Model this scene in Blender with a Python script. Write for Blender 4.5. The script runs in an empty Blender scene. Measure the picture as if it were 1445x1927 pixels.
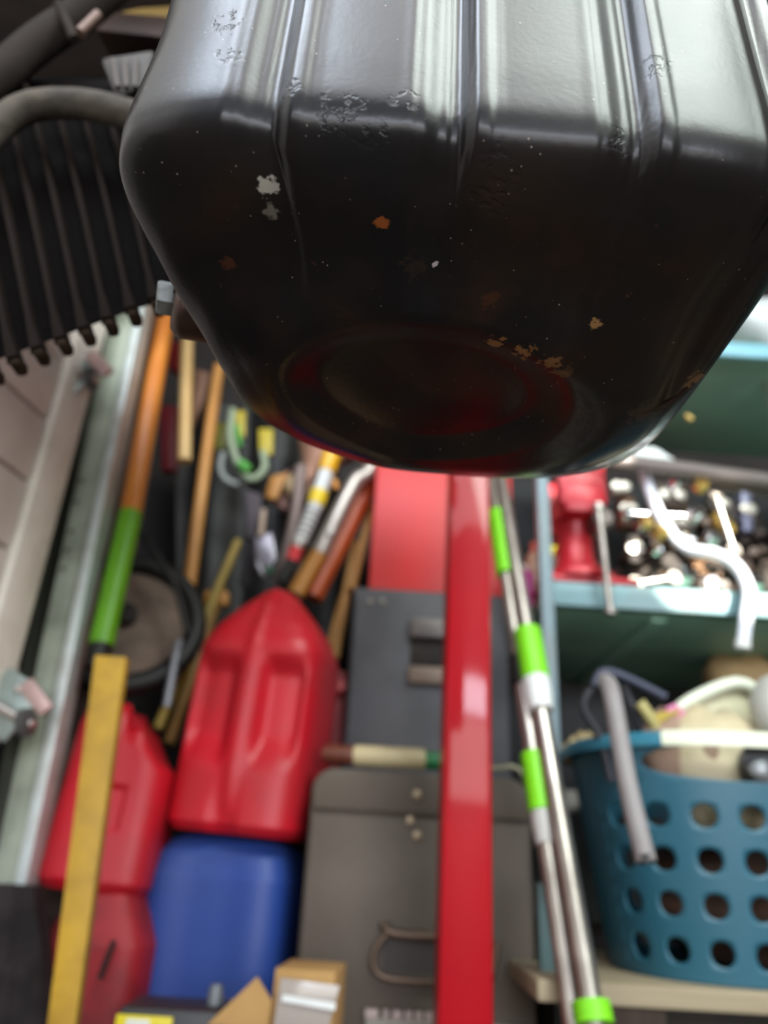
import bpy, bmesh, math, random
from mathutils import Vector, Matrix
from mathutils.bvhtree import BVHTree
S = bpy.context.scene
COL = S.collection
PI = math.pi
random.seed(7)

# ------------------------------------------------------------------ camera
FPX, CX, CY = 1400.0, 722.5, 963.5
PITCH, ROLL = math.radians(25.0), math.radians(3.4)
CAM = Vector((0, 0, 0.30))
FW = Vector((0, math.cos(PITCH), math.sin(PITCH)))
_u0 = Vector((0, -math.sin(PITCH), math.cos(PITCH))); _r0 = Vector((1, 0, 0))
RT = _r0 * math.cos(ROLL) + _u0 * math.sin(ROLL)
UP = -_r0 * math.sin(ROLL) + _u0 * math.cos(ROLL)
cam = bpy.data.objects.new('camera', bpy.data.cameras.new('camera'))
COL.objects.link(cam)
M = Matrix((RT, UP, -FW)).transposed().to_4x4(); M.translation = CAM
cam.matrix_world = M
cam.data.sensor_width = 36; cam.data.lens = 36 * FPX / 1927
cam.data.clip_start = 0.01
cam.data.dof.use_dof = True
cam.data.dof.focus_distance = 0.30
cam.data.dof.aperture_fstop = 5.6
S.camera = cam

# ------------------------------------------------------------------ light
w = bpy.data.worlds.new('world'); S.world = w; w.use_nodes = True
w.node_tree.nodes['Background'].inputs[0].default_value = (0.62, 0.70, 0.80, 1)
w.node_tree.nodes['Background'].inputs[1].default_value = 0.10
def lamp(name, kind, loc, target, energy, color, **kw):
    d = bpy.data.lights.new(name, kind); d.energy = energy; d.color = color
    for k, v in kw.items(): setattr(d, k, v)
    o = bpy.data.objects.new(name, d); COL.objects.link(o); o.location = loc
    o.rotation_euler = (Vector(target) - Vector(loc)).to_track_quat('-Z', 'Y').to_euler()
    return o
# daylight through the open door behind the camera, the ceiling tubes, two shafts of sun on the bench; two added fill lamps
lamp('door_daylight', 'AREA', (0.7, -2.6, 0.99), (0.2, 2, 0.8), 46, (0.82, 0.87, 1.0), shape='RECTANGLE', size=2.6, size_y=0.34)
lamp('low_fill_light', 'AREA', (0.7, -2.7, 0.42), (0.1, 2, 0.6), 28, (1.0, 0.96, 0.93), shape='RECTANGLE', size=3.0, size_y=0.7)  # added low fill to brighten the shelf undersides, not a known gap
lamp('overhead_fill_light', 'AREA', (0.2, -0.9, 2.5), (0.15, -0.6, 0.3), 44, (0.97, 0.97, 0.97), shape='RECTANGLE', size=2.2, size_y=2.0)  # added fill between the ceiling lights, greys the flat pan panels
lamp('ceiling_light_cool', 'AREA', (-0.95, -0.95, 2.3), (-0.75, -0.85, 0.3), 50, (0.74, 0.85, 1.0), shape='RECTANGLE', size=0.85, size_y=1.5)
lamp('ceiling_light_green', 'AREA', (1.1, -0.85, 2.3), (0.9, -0.75, 0.4), 42, (0.88, 1.0, 0.93), shape='RECTANGLE', size=0.85, size_y=1.5)
def _ray(px, py):
    return FW + RT * ((px - CX) / FPX) - UP * ((py - CY) / FPX)
def P(px, py, Y):
    """the point seen at photo pixel (px, py) on the upright plane y = Y"""
    d = _ray(px, py)
    return CAM + d * (Y / d.y)
lamp('sun_shaft_bench', 'SPOT', (2.0, -2.3, 2.2), P(1385, 1030, 1.25), 2500, (1.0, 0.95, 0.84), spot_size=math.radians(4.9), spot_blend=0.06, shadow_soft_size=0.01)
lamp('sun_shaft_vise', 'SPOT', (1.9, -2.3, 2.2), P(1110, 880, 1.3), 3000, (1.0, 0.93, 0.82), spot_size=math.radians(2.0), spot_blend=0.2, shadow_soft_size=0.01)
S.view_settings.view_transform = 'Standard'; S.view_settings.look = 'None'
S.view_settings.gamma = 1; S.view_settings.use_curve_mapping = False
S.view_settings.exposure = 0.6

# ------------------------------------------------------------------ helpers
def sm(a, b, x):
    t = min(1, max(0, (x - a) / (b - a))); return t * t * (3 - 2 * t)
def srgb(h):
    c = [int(h[i:i + 2], 16) / 255 for i in (0, 2, 4)]
    return tuple(x / 12.92 if x <= .04045 else ((x + .055) / 1.055) ** 2.4 for x in c) + (1,)
MATS = {}
def mat(name, hexcol, rough=.5, metal=0.0, dirt=None, dscale=18, damount=.5, bump=0.0, bscale=60, spec=.5, coat=0):
    """painted, plastic or metal surface: base colour, dirt of a second colour in a noise mask, fine relief"""
    if name in MATS: return MATS[name]
    m = bpy.data.materials.new(name); m.use_nodes = True
    nt = m.node_tree; b = nt.nodes['Principled BSDF']
    b.inputs['Base Color'].default_value = srgb(hexcol)
    b.inputs['Roughness'].default_value = rough; b.inputs['Metallic'].default_value = metal
    b.inputs['Specular IOR Level'].default_value = spec
    if coat: b.inputs['Coat Weight'].default_value = coat; b.inputs['Coat Roughness'].default_value = .08
    tc = nt.nodes.new('ShaderNodeTexCoord')
    if dirt:
        n = nt.nodes.new('ShaderNodeTexNoise'); n.inputs['Scale'].default_value = dscale; n.inputs['Detail'].default_value = 6
        r = nt.nodes.new('ShaderNodeValToRGB'); r.color_ramp.elements[0].position = .42; r.color_ramp.elements[1].position = .72
        r.color_ramp.elements[1].color = (damount,) * 3 + (1,)
        mx = nt.nodes.new('ShaderNodeMix'); mx.data_type = 'RGBA'
        mx.inputs[6].default_value = srgb(hexcol); mx.inputs[7].default_value = srgb(dirt)
        nt.links.new(tc.outputs['Object'], n.inputs['Vector']); nt.links.new(n.outputs['Fac'], r.inputs[0])
        nt.links.new(r.outputs[0], mx.inputs[0]); nt.links.new(mx.outputs[2], b.inputs['Base Color'])
    if bump:
        n2 = nt.nodes.new('ShaderNodeTexNoise'); n2.inputs['Scale'].default_value = bscale; n2.inputs['Detail'].default_value = 4
        bp = nt.nodes.new('ShaderNodeBump'); bp.inputs['Strength'].default_value = bump; bp.inputs['Distance'].default_value = .004
        nt.links.new(tc.outputs['Object'], n2.inputs['Vector']); nt.links.new(n2.outputs['Fac'], bp.inputs['Height'])
        nt.links.new(bp.outputs[0], b.inputs['Normal'])
    MATS[name] = m; return m
def wood(name, c1, c2, rough=.5, axis=2, scale=30):
    if name in MATS: return MATS[name]
    m = bpy.data.materials.new(name); m.use_nodes = True
    nt = m.node_tree; b = nt.nodes['Principled BSDF']; b.inputs['Roughness'].default_value = rough
    tc = nt.nodes.new('ShaderNodeTexCoord'); mp = nt.nodes.new('ShaderNodeMapping')
    sc = [scale] * 3; sc[axis] = scale * .06; mp.inputs['Scale'].default_value = sc
    n = nt.nodes.new('ShaderNodeTexNoise'); n.inputs['Scale'].default_value = 2; n.inputs['Detail'].default_value = 5
    r = nt.nodes.new('ShaderNodeValToRGB'); r.color_ramp.elements[0].position = .3; r.color_ramp.elements[1].position = .7
    r.color_ramp.elements[0].color = srgb(c1); r.color_ramp.elements[1].color = srgb(c2)
    nt.links.new(tc.outputs['Object'], mp.inputs[0]); nt.links.new(mp.outputs[0], n.inputs['Vector'])
    nt.links.new(n.outputs['Fac'], r.inputs[0]); nt.links.new(r.outputs[0], b.inputs['Base Color'])
    MATS[name] = m; return m

class MB:
    """collects shapes in world coordinates; build() links them as one mesh object"""
    def __init__(s): s.v = []; s.f = []
    def add(s, v, f, mtx=None):
        o = len(s.v)
        s.v += [(mtx @ Vector(p)) if mtx else Vector(p) for p in v]
        s.f += [tuple(i + o for i in q) for q in f]; return s
    def _bm(s, bm, mtx=None):
        bm.verts.index_update()
        s.add([v.co.copy() for v in bm.verts], [[v.index for v in f.verts] for f in bm.faces], mtx); bm.free(); return s
    def box(s, c, size, bev=0.0, rot=None, seg=2):
        bm = bmesh.new(); bmesh.ops.create_cube(bm, size=1)
        for v in bm.verts: v.co = Vector((v.co.x * size[0], v.co.y * size[1], v.co.z * size[2]))
        if bev > 0: bmesh.ops.bevel(bm, geom=bm.edges[:], offset=min(bev, min(size) * .48), segments=seg, profile=.5, affect='EDGES')
        m = Matrix.Translation(Vector(c))
        if rot: m = m @ rot
        return s._bm(bm, m)
    def prism(s, pts, depth, bev=0.0):
        """a flat outline (points on one plane) given real thickness along the vector depth"""
        bm = bmesh.new(); n = len(pts); d = Vector(depth)
        a = [bm.verts.new(p) for p in pts]; b = [bm.verts.new(Vector(p) + d) for p in pts]
        bm.faces.new(a); bm.faces.new(b[::-1])
        for i in range(n): bm.faces.new((a[i], b[i], b[(i + 1) % n], a[(i + 1) % n]))
        bmesh.ops.recalc_face_normals(bm, faces=bm.faces[:])
        if bev: bmesh.ops.bevel(bm, geom=bm.edges[:], offset=bev, segments=2, profile=.5, affect='EDGES')
        return s._bm(bm)
    def tube(s, pts, r, n=14, smooth=0, cap=True):
        pts = [Vector(p) for p in pts]
        if smooth and len(pts) > 2: pts = spline(pts, smooth)
        k = len(pts); rs = r if isinstance(r, (list, tuple)) else [r] * k
        if len(rs) != k: rs = [rs[0] + (rs[-1] - rs[0]) * i / (k - 1) for i in range(k)]
        t0 = (pts[1] - pts[0]).normalized()
        nrm = t0.orthogonal().normalized(); vs = []; fs = []
        for i, p in enumerate(pts):
            t = (pts[min(i + 1, k - 1)] - pts[max(i - 1, 0)]).normalized()
            nrm = (nrm - t * nrm.dot(t)).normalized(); bn = t.cross(nrm)
            for j in range(n):
                a = 2 * PI * j / n; vs.append(p + (nrm * math.cos(a) + bn * math.sin(a)) * rs[i])
        for i in range(k - 1):
            for j in range(n):
                a, b = i * n + j, i * n + (j + 1) % n
                fs.append((a, b, b + n, a + n))
        if cap: fs += [tuple(range(n))[::-1], tuple(range((k - 1) * n, k * n))]
        return s.add(vs, fs)
    def lathe(s, prof, origin, axis=(0, 0, 1), n=28):
        """prof: (radius, height along axis)"""
        ax = Vector(axis).normalized(); q = Vector((0, 0, 1)).rotation_difference(ax).to_matrix().to_4x4()
        m = Matrix.Translation(Vector(origin)) @ q; vs = []; fs = []
        for (r, z) in prof:
            for j in range(n): vs.append((r * math.cos(2 * PI * j / n), r * math.sin(2 * PI * j / n), z))
        for i in range(len(prof) - 1):
            for j in range(n):
                a, b = i * n + j, i * n + (j + 1) % n; fs.append((a, b, b + n, a + n))
        fs += [tuple(range(n))[::-1], tuple(range((len(prof) - 1) * n, len(prof) * n))]
        return s.add(vs, fs, m)
    def loft(s, rings, disp=None, cap=True):
        n = len(rings[0]); vs = []; fs = []
        for r in rings: vs += [Vector(p) for p in r]
        for i in range(len(rings) - 1):
            for j in range(n):
                a, b = i * n + j, i * n + (j + 1) % n; fs.append((a, b, b + n, a + n))
        if cap: fs += [tuple(range(n))[::-1], tuple(range((len(rings) - 1) * n, len(rings) * n))]
        return s.add(vs, fs)
    def build(s, name, m, parent=None, label=None, cat=None, group=None, kind=None, angle=40, origin=None):
        if parent is not None: off = WL[parent.name]
        elif origin is not None: off = Vector(origin)
        else:
            xs = [v.x for v in s.v]; ys = [v.y for v in s.v]; zs = [v.z for v in s.v]
            off = Vector(((min(xs) + max(xs)) / 2, (min(ys) + max(ys)) / 2, min(zs)))
        me = bpy.data.meshes.new(name); me.from_pydata([v - off for v in s.v], [], s.f)
        bm = bmesh.new(); bm.from_mesh(me); bmesh.ops.recalc_face_normals(bm, faces=bm.faces[:]); bm.to_mesh(me); bm.free()
        me.polygons.foreach_set('use_smooth', [True] * len(me.polygons)); me.set_sharp_from_angle(angle=math.radians(angle))
        me.materials.append(m)
        o = bpy.data.objects.new(name, me); COL.objects.link(o)
        if parent is not None: o.parent = parent; WL[o.name] = off
        else: o.location = off; WL[o.name] = off
        return tag(o, label, cat, group, kind)
WL = {}
def tag(o, label=None, cat=None, group=None, kind=None):
    if label: o['label'] = label
    if cat: o['category'] = cat
    if group: o['group'] = group
    if kind: o['kind'] = kind
    return o
def thing(name, label, cat, loc, group=None):
    o = bpy.data.objects.new(name, None); COL.objects.link(o); o.location = loc; o.empty_display_size = .02
    WL[o.name] = Vector(loc); return tag(o, label, cat, group)
def spline(p, k):
    out = []
    for i in range(len(p) - 1):
        a, b, c, d = p[max(i - 1, 0)], p[i], p[i + 1], p[min(i + 2, len(p) - 1)]
        for j in range(k):
            t = j / k
            out.append(.5 * ((2 * b) + (c - a) * t + (2 * a - 5 * b + 4 * c - d) * t * t + (3 * b - a - 3 * c + d) * t ** 3))
    return out + [p[-1]]
def PP(pts, Y): return [P(x, y, Y) for x, y in pts]
def se(a, b, n, k, cx=0, cy=0, z=0):
    """superellipse ring, evenly spaced along the flat sides"""
    r = []
    for j in range(k):
        t = 2 * PI * j / k; c, s_ = math.cos(t), math.sin(t)
        c2, s2 = c * a, s_ * b
        k2 = (abs(c2 / a) ** n + abs(s2 / b) ** n) ** (-1 / n)
        r.append(Vector((cx + c2 * k2, cy + s2 * k2, z)))
    return r
def rotz(a): return Matrix.Rotation(a, 4, 'Z')

# ------------------------------------------------------------------ materials
m_steel = mat('brushed_steel', 'b9b2aa', .34, .9, dirt='7d746c', damount=.5)
m_chrome = mat('chrome', 'd8dade', .12, 1)
m_galv = mat('galvanised_steel', 'a3aa98', .6, .05, dirt='6e7464', damount=.7, dscale=14)
m_dark = mat('dark_grime', '17120f', .7, 0, dirt='2c221b', damount=.8)
m_black = mat('black_rubber', '0d0c0c', .55)
m_green = mat('lime_plastic', '7cd41c', .45)
m_white = mat('white_plastic', 'd9dcda', .4, dirt='a8a79c', damount=.4)
m_redpl = mat('red_plastic', 'c01224', .42, 0, dirt='8a3032', dscale=9, damount=.45, bump=.15, bscale=220)
m_bluepl = mat('blue_plastic', '213f88', .5, dirt='354a74', dscale=7, damount=.5)
m_redpaint = mat('red_gloss_paint', 'a60012', .5, 0, dirt='8a0412', dscale=5, damount=.5, bump=.05, bscale=40, coat=.5, spec=.15)
m_teal = mat('teal_plastic', '22586a', .42, dirt='2b5664', dscale=8, damount=.5)
m_bench = mat('bench_paint', '64868a', .42, .1, dirt='6b6a60', dscale=10, damount=.6)
m_benchgreen = mat('bench_underside_paint', '86b29c', .4, .1, dirt='5c8070', dscale=6, damount=.6)

# ------------------------------------------------------------------ setting
MB().box((0.3, 0.2, -.025), (5.2, 6.0, .05)).build('floor', mat('stained_concrete', '5e554c', .75, dirt='3a332c', dscale=3, damount=.8, bump=.2), kind='structure')
MB().box((0.3, 2.05, 1.3), (5.2, .08, 2.6)).build('wall_back', mat('dark_panelling', '2b241f', .7, dirt='17120f', dscale=5, damount=.7), kind='structure')
MB().box((0.3, 0.2, 2.64), (5.2, 6.0, .06)).build('ceiling', mat('ceiling_board', '6f6a63', .8), kind='structure')
MB().box((2.35, 0.2, 1.3), (.08, 3.8, 2.6)).build('wall_right', mat('grey_wall', '55504a', .8), kind='structure')
# side door of white boards, receding to the right
WA = math.radians(12.6)
WU = Vector((math.sin(WA), math.cos(WA), 0)); WN = Vector((math.cos(WA), -math.sin(WA), 0))
W0 = P(112, 940, 1.16); W0.z = 0
def RW(px, py, n=0):
    d = _ray(px, py); q = W0 + WN * n
    return CAM + d * ((q - CAM).dot(WN) / d.dot(WN))
def wallbox(mb, s0, s1, z0, z1, n0, n1, bev=.002):
    c = W0 + WU * (s0 + s1) / 2 + WN * (n0 + n1) / 2; c.z = (z0 + z1) / 2
    return mb.box(c, (abs(n1 - n0), abs(s1 - s0), z1 - z0), bev, rotz(-WA))
m_doorw = mat('white_door_paint', 'f2e9e2', .55, dirt='b3ada0', dscale=6, damount=.5)
dr = thing('door_1', None, None, W0, None); dr['kind'] = 'structure'
wallbox(MB(), -2.4, 0, 0, 2.2, -.06, -.018).build('door_core', mat('door_seam', '8d8a82', .7), dr)
ZB = [RW(2, y).z for y in (1180, 1000, 855, 707)]
bh = (ZB[3] - ZB[0]) / 3; zz = ZB[0] - bh * int(ZB[0] / bh)
while zz < 2.1:
    wallbox(MB(), -2.4, -.075, max(zz + .003, 0.0), zz + bh - .003, -.018, -.004, .003).build('board', m_doorw, dr)
    zz += bh
wallbox(MB(), -.072, 0, 0, 2.2, -.018, .006, .003).build('door_stile', mat('door_stile_paint', 'efe8da', .5, dirt='b0a796', dscale=12, damount=.5), dr)
# timber wall behind the track
MB().prism(PP([(150, 430), (345, 430), (62, 2100), (-90, 2100)], 1.42), (0, .05, 0)).build('wall_left', mat('brown_boarding', '6b5448', .75, dirt='4a392f', dscale=6, damount=.6), kind='structure')

# galvanised door track
t = thing('door_track', 'galvanised steel channel track standing beside the white boarded door', 'track', P(60, 1700, 1.24))
def xat(y, top, bot):  # x of a leaning edge at y
    return top[0] + (bot[0] - top[0]) * (y - top[1]) / (bot[1] - top[1])
def strip(x0a, x1a, x0b, x1b, Y, d, ya=480, yb=2060):
    return MB().prism(PP([(x0a, ya), (x1a, ya), (x1b, yb), (x0b, yb)], Y), (0, d, 0), .001)
def e(x, k=.213): return x + (940 - 480) * k, x - (2060 - 940) * k
def st(x0, x1, Y, d, k0=.213, k1=.206):
    a0, b0 = e(x0, k0); a1, b1 = e(x1, k1); return strip(a0, a1, b0, b1, Y, d)
st(108, 140, 1.25, .004).build('track_back', mat('track_shade', '4e5044', .7, 0), t)
st(136, 184, 1.215, .003).build('track_web', m_galv, t, 'dull greenish galvanised web')
st(180, 196, 1.20, .055, .213, .205).build('track_lip', mat('bright_galvanised', 'cdd6d4', .35, .25, dirt='a49c8c', damount=.6, dscale=20), t, 'bright worn edge lip')
for py in (905, 945, 1000, 1035, 1070):
    c = P(xat(py, (255, 600), (20, 1750)) - 40, py, 1.214)
    MB().box(c, (.008, .004, .004), .001).build('slot', m_dark, t)
def roller(px, py, sc=1.0, Yh=1.13):
    c = P(px, py, Yh)
    mh = mat('hinge_steel', '93a09a', .4, .6, dirt='7c6a5c', damount=.6)
    t = MB().box(c, (.062 * sc, .006, .075 * sc), .003, Matrix.Rotation(.5, 4, 'Y')).build('hinge', mh, dr, 'steel hinge with roller')
    MB().box(c + Vector((.036 * sc, -.004, .012)), (.05 * sc, .012, .02 * sc), .003, Matrix.Rotation(.75, 4, 'Y')).build('hinge_leaf', mat('hinge_pinkish', 'b89a94', .45, .4), t)
    MB().tube([c + Vector((-.02, -.012, 0)), c + Vector((.05, -.012, -.03))], .007 * sc).build('hinge_pin', m_steel, t)
    MB().lathe([(.012, 0), (.018 * sc, .004), (.018 * sc, .014), (.012, .018)], c + Vector((.03, -.01, -.028)), (1, -.2, .2)).build('roller', mat('roller_dark', '4a4a48', .5), t)
    for q in (-1, 1):
        MB().lathe([(.006, 0), (.006, .004), (.003, .006)], c + Vector((q * .012, -.003, q * .022)), (0, -1, 0), 6).build('bolt', m_steel, t)
roller(140, 695, 1.2, 1.12)
roller(14, 1325, 1.15)
MB().prism(PP([(22, 1205), (5, 1300), (40, 1300)], 1.16), (0, .01, 0), .002).build('hinge_strap', m_steel, dr)

# ------------------------------------------------------------------ oil pan
RINGS = [  # z over camera, front y, back y, centre x, half width, exponent
    (.470, .1760, .43, .037, .146, 4.4), (.36, .1745, .43, .0335, .1520, 4.4), (.29, .1732, .43, .0330, .1510, 4.4), (.252, .1726, .42, .0320, .1520, 4.4), (.2335, .1735, .415, .0295, .1500, 4.4),
    (.2230, .1790, .408, .0258, .1470, 4.2), (.2160, .194, .402, .0255, .1425, 3.4), (.2105, .218, .391, .027, .134, 2.9),
    (.2042, .240, .381, .028, .122, 2.6), (.200, .256, .369, .028, .104, 2.4), (.1995, .264, .358, .028, .090, 2.2)]
def cr(a, b, c, d, t):
    return .5 * (2 * b + (c - a) * t + (2 * a - 5 * b + 4 * c - d) * t * t + (3 * b - a - 3 * c + d) * t ** 3)
def pan_mesh():
    N = 900; SUB = 14; rows = []
    for i in range(len(RINGS) - 1):
        for j in range(SUB):
            q = [RINGS[max(0, min(len(RINGS) - 1, i + k))] for k in (-1, 0, 1, 2)]
            rows.append(tuple(cr(q[0][m], q[1][m], q[2][m], q[3][m], j / SUB) for m in range(6)))
    rows.append(RINGS[-1])
    lz, lf, lb, lx, la, ln = RINGS[-1]
    for j in range(1, 26):
        k = 1 - (j / 26) ** 1.1; c = (lf + lb) / 2
        rows.append((lz, c - (c - lf) * k, c + (lb - c) * k, lx, la * k, 2.2))
    pts = []
    for (z, yf, yb, cx, a, n) in rows:
        pts.append(se(a, (yb - yf) / 2, n, N, cx, (yb + yf) / 2, z))
    R = len(rows); out = [[p.copy() for p in r] for r in pts]
    # pressed ribs: a slow slope, a sharp valley, a round crest
    RX = [(-.0385 + .0645 * k) for k in range(0, 4)]
    prof = [(-.024, 0), (-.0195, .0002), (-.016, -.0006), (-.007, -.0038), (-.0035, -.0052), (-.0015, -.0050), (.001, -.0012), (.004, .0012), (.007, .0012), (.011, .0002), (.0145, 0)]
    prof2 = [(-.026, 0), (-.020, -.0004), (-.012, -.0016), (-.004, -.0026), (.004, -.0010), (.010, -.0001), (.014, 0)]
    def rib(x, prof):
        h = 0
        for c in RX:
            s = x - c
            if prof[0][0] < s < prof[-1][0]:
                for i in range(len(prof) - 1):
                    if prof[i][0] <= s <= prof[i + 1][0]:
                        h += prof[i][1] + (prof[i + 1][1] - prof[i][1]) * sm(prof[i][0], prof[i + 1][0], s) ; break
        return h
    for i in range(R):
        z = rows[i][0]
        amp = sm(.209, .230, z); amp2 = sm(.2003, .208, z) * (1 - amp)
        for j in range(N):
            p = pts[i][j]
            du = pts[i][(j + 1) % N] - pts[i][j - 1]
            dv = pts[min(i + 1, R - 1)][j] - pts[max(i - 1, 0)][j]
            n = dv.cross(du)
            if n.length < 1e-12: n = Vector((0, 0, -1))
            n.normalize()
            q = p.copy()
            # dimple in the bottom
            r = math.hypot((p.x - .020) / .082, (p.y - .301) / .0555)
            q.z += .0055 * (1 - sm(.70, 1.06, r))
            if n.y < -.05 and p.y < .33:
                xx = p.x + (.30 - z) * .00   # upright ribs
                q += n * ((rib(xx, prof) * amp) * sm(.0, .35, -n.y) + rib(xx, prof2) * amp2)
            # soft wobble of pressed sheet
            q.z += .0007 * math.sin(p.x * 62 + 1) * math.sin(p.y * 48) * sm(.24, .2, z)
            out[i][j] = q
    piv = Vector((.03, .18, 0)); ry = Matrix.Rotation(PANYAW, 3, 'Z')
    def fl(p):   # the left flank runs in towards the back
        p.y += .045 * (p.x - .03) * sm(.20, .34, p.y)
        if p.x < .028: p.x += (TAPER + .32 * sm(.204, .226, p.z)) * max(0, min(p.y, .42) - .182) * min(1, (.028 - p.x) / .115)
        if p.x > .03: p.x -= .011 * min(1, (p.x - .03) / .11) * sm(.17, .24, p.y)
        p.x -= .006
        return p
    return [[fl(piv + ry @ (p - piv)) for p in r] for r in out]
PANYAW = math.radians(1.5); TAPER = .23
mb = MB()
pr = pan_mesh(); mb.loft([[p + CAM for p in r] for r in pr], cap=True)
def pan_material():
    m = bpy.data.materials.new('black_enamelled_steel'); m.use_nodes = True; nt = m.node_tree; L = nt.links.new
    b = nt.nodes['Principled BSDF']
    tc = nt.nodes.new('ShaderNodeTexCoord'); OB = tc.outputs['Object']
    def noise(scale, detail=5, vec=OB, rough=.5):
        n = nt.nodes.new('ShaderNodeTexNoise'); n.inputs['Scale'].default_value = scale; n.inputs['Detail'].default_value = detail
        n.inputs['Roughness'].default_value = rough; L(vec, n.inputs['Vector']); return n.outputs['Fac']
    def rng(v, a, bb, c=0, d=1):
        n = nt.nodes.new('ShaderNodeMapRange'); n.interpolation_type = 'SMOOTHSTEP'; L(v, n.inputs[0])
        for i, x in enumerate((a, bb, c, d)): n.inputs[i + 1].default_value = x
        return n.outputs[0]
    def mth(op, a, bb):
        n = nt.nodes.new('ShaderNodeMath'); n.operation = op
        for i, x in enumerate((a, bb)):
            if isinstance(x, (int, float)): n.inputs[i].default_value = x
            else: L(x, n.inputs[i])
        return n.outputs[0]
    def mix(f, a, bb):
        n = nt.nodes.new('ShaderNodeMix'); n.data_type = 'RGBA'
        L(f, n.inputs[0])
        for i, x in ((6, a), (7, bb)):
            if isinstance(x, tuple): n.inputs[i].default_value = x
            else: L(x, n.inputs[i])
        return n.outputs[2]
    def spot(c, r, soft=.5, ns=120, na=.5):
        """a blotch around a point of the surface, its edge broken by noise"""
        n = nt.nodes.new('ShaderNodeVectorMath'); n.operation = 'DISTANCE'; L(OB, n.inputs[0]); n.inputs[1].default_value = c
        d = mth('DIVIDE', n.outputs['Value'], r)
        d = mth('ADD', d, mth('MULTIPLY', mth('SUBTRACT', noise(ns, 6), .5), na * 2.2))
        return rng(d, 1 - soft, 1.0, 1, 0)
    col = mix(rng(noise(16, 6), .35, .75), srgb('0d0d10'), srgb('16120f'))
    sp = nt.nodes.new('ShaderNodeSeparateXYZ'); L(OB, sp.inputs[0])
    low = rng(sp.outputs['Z'], PANLOW + .005, PANLOW + .030, 1, 0)        # oily road grime only on the underside
    col = mix(mth('MULTIPLY', low, rng(noise(26, 7), .40, .72, 0, .85)), col, srgb('2a1a12'))
    ru = rng(noise(150, 7, rough=.7), .655, .72); ru = mth('MULTIPLY', ru, low)
    col = mix(mth('MULTIPLY', ru, .30), col, srgb('6a4425'))
    rough = .27
    rgh = rng(noise(9, 4), .3, .8, .30, .42)
    rgh = mth('SUBTRACT', rgh, mth('MULTIPLY', low, .12))
    for (c, r, hexc, soft, na, amt) in STAINS:
        f = mth('MULTIPLY', spot(c, r * .95, soft, 330, na * 1.9), amt)
        col = mix(f, col, srgb(hexc)); rgh = mth('ADD', rgh, mth('MULTIPLY', f, .35))
    # pale scratches and specks
    vo = nt.nodes.new('ShaderNodeTexVoronoi'); vo.inputs['Scale'].default_value = 210; L(OB, vo.inputs['Vector'])
    sk = rng(vo.outputs['Distance'], .03, .10, 1, 0); sk = mth('MULTIPLY', sk, rng(noise(37, 2), .47, .6))
    col = mix(mth('MULTIPLY', sk, .6), col, srgb('a59a8c'))
    L(col, b.inputs['Base Color']); L(rgh, b.inputs['Roughness'])
    b.inputs['Specular IOR Level'].default_value = .18
    b.inputs['Coat Weight'].default_value = .13; b.inputs['Coat Roughness'].default_value = .22
    h = mth('ADD', mth('MULTIPLY', noise(420, 3), .16), mth('MULTIPLY', noise(60, 3), .30))
    PN = rng(noise(330, 3), .48, .62)
    for c, r in PITS:
        pit = mth('MULTIPLY', spot(c, r, .7, 150, .9), PN); h = mth('SUBTRACT', h, mth('MULTIPLY', pit, .7))
    bp = nt.nodes.new('ShaderNodeBump'); bp.inputs['Strength'].default_value = .30; bp.inputs['Distance'].default_value = .0011
    L(h, bp.inputs['Height']); L(bp.outputs[0], b.inputs['Normal']); L(bp.outputs[0], b.inputs['Coat Normal'])
    return m
bvh = BVHTree.FromPolygons([tuple(v) for v in mb.v], mb.f)
PANO = CAM + Vector((.028, .31, .20)); PANLOW = 0.0
def onpan(px, py):
    d = _ray(px, py).normalized(); h = bvh.ray_cast(CAM, d)
    return tuple((h[0] if h[0] else CAM + d * .35) - PANO)
STAINS = [(onpan(x, y), r, c, s, na, am) for x, y, r, c, s, na, am in [
    (503, 350, .0042, 'a8a59c', .35, .55, .85), (512, 398, .0034, '7c776e', .5, .7, .6),
    (718, 418, .0030, '8a4a1c', .5, .6, .9), (425, 495, .0038, '5a2f17', .5, .5, .45),
    (818, 497, .0018, 'b9b2b4', .4, .5, .9), (922, 562, .0045, '4e2812', .6, .8, .4),
    (935, 645, .0045, '8a6038', .5, .9, .8), (985, 662, .0048, '8a6038', .5, .9, .85), (1035, 682, .0052, '7d5733', .5, .9, .8), (1060, 700, .005, '6a4a2c', .6, .9, .6),
    (1120, 612, .003, '9a7448', .4, .8, .8), (1210, 775, .009, '4d341f', .6, .8, .4),
    (780, 500, .006, '3d2b1d', .8, .9, .25), (1310, 715, .006, '8f6d48', .5, .8, .45)]]
PITS = [(onpan(x, y), r) for x, y, r in [(640, 205, .010), (760, 185, .007), (430, 40, .008), (425, 105, .006), (945, 320, .010), (700, 260, .008), (920, 370, .010), (1160, 270, .007), (1240, 120, .008), (545, 160, .006)]]
pan = mb.build('oil_pan', pan_material(), label='large black ribbed steel oil pan hanging overhead with a round dimpled bottom', cat='oil pan', angle=180, origin=PANO)
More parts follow.
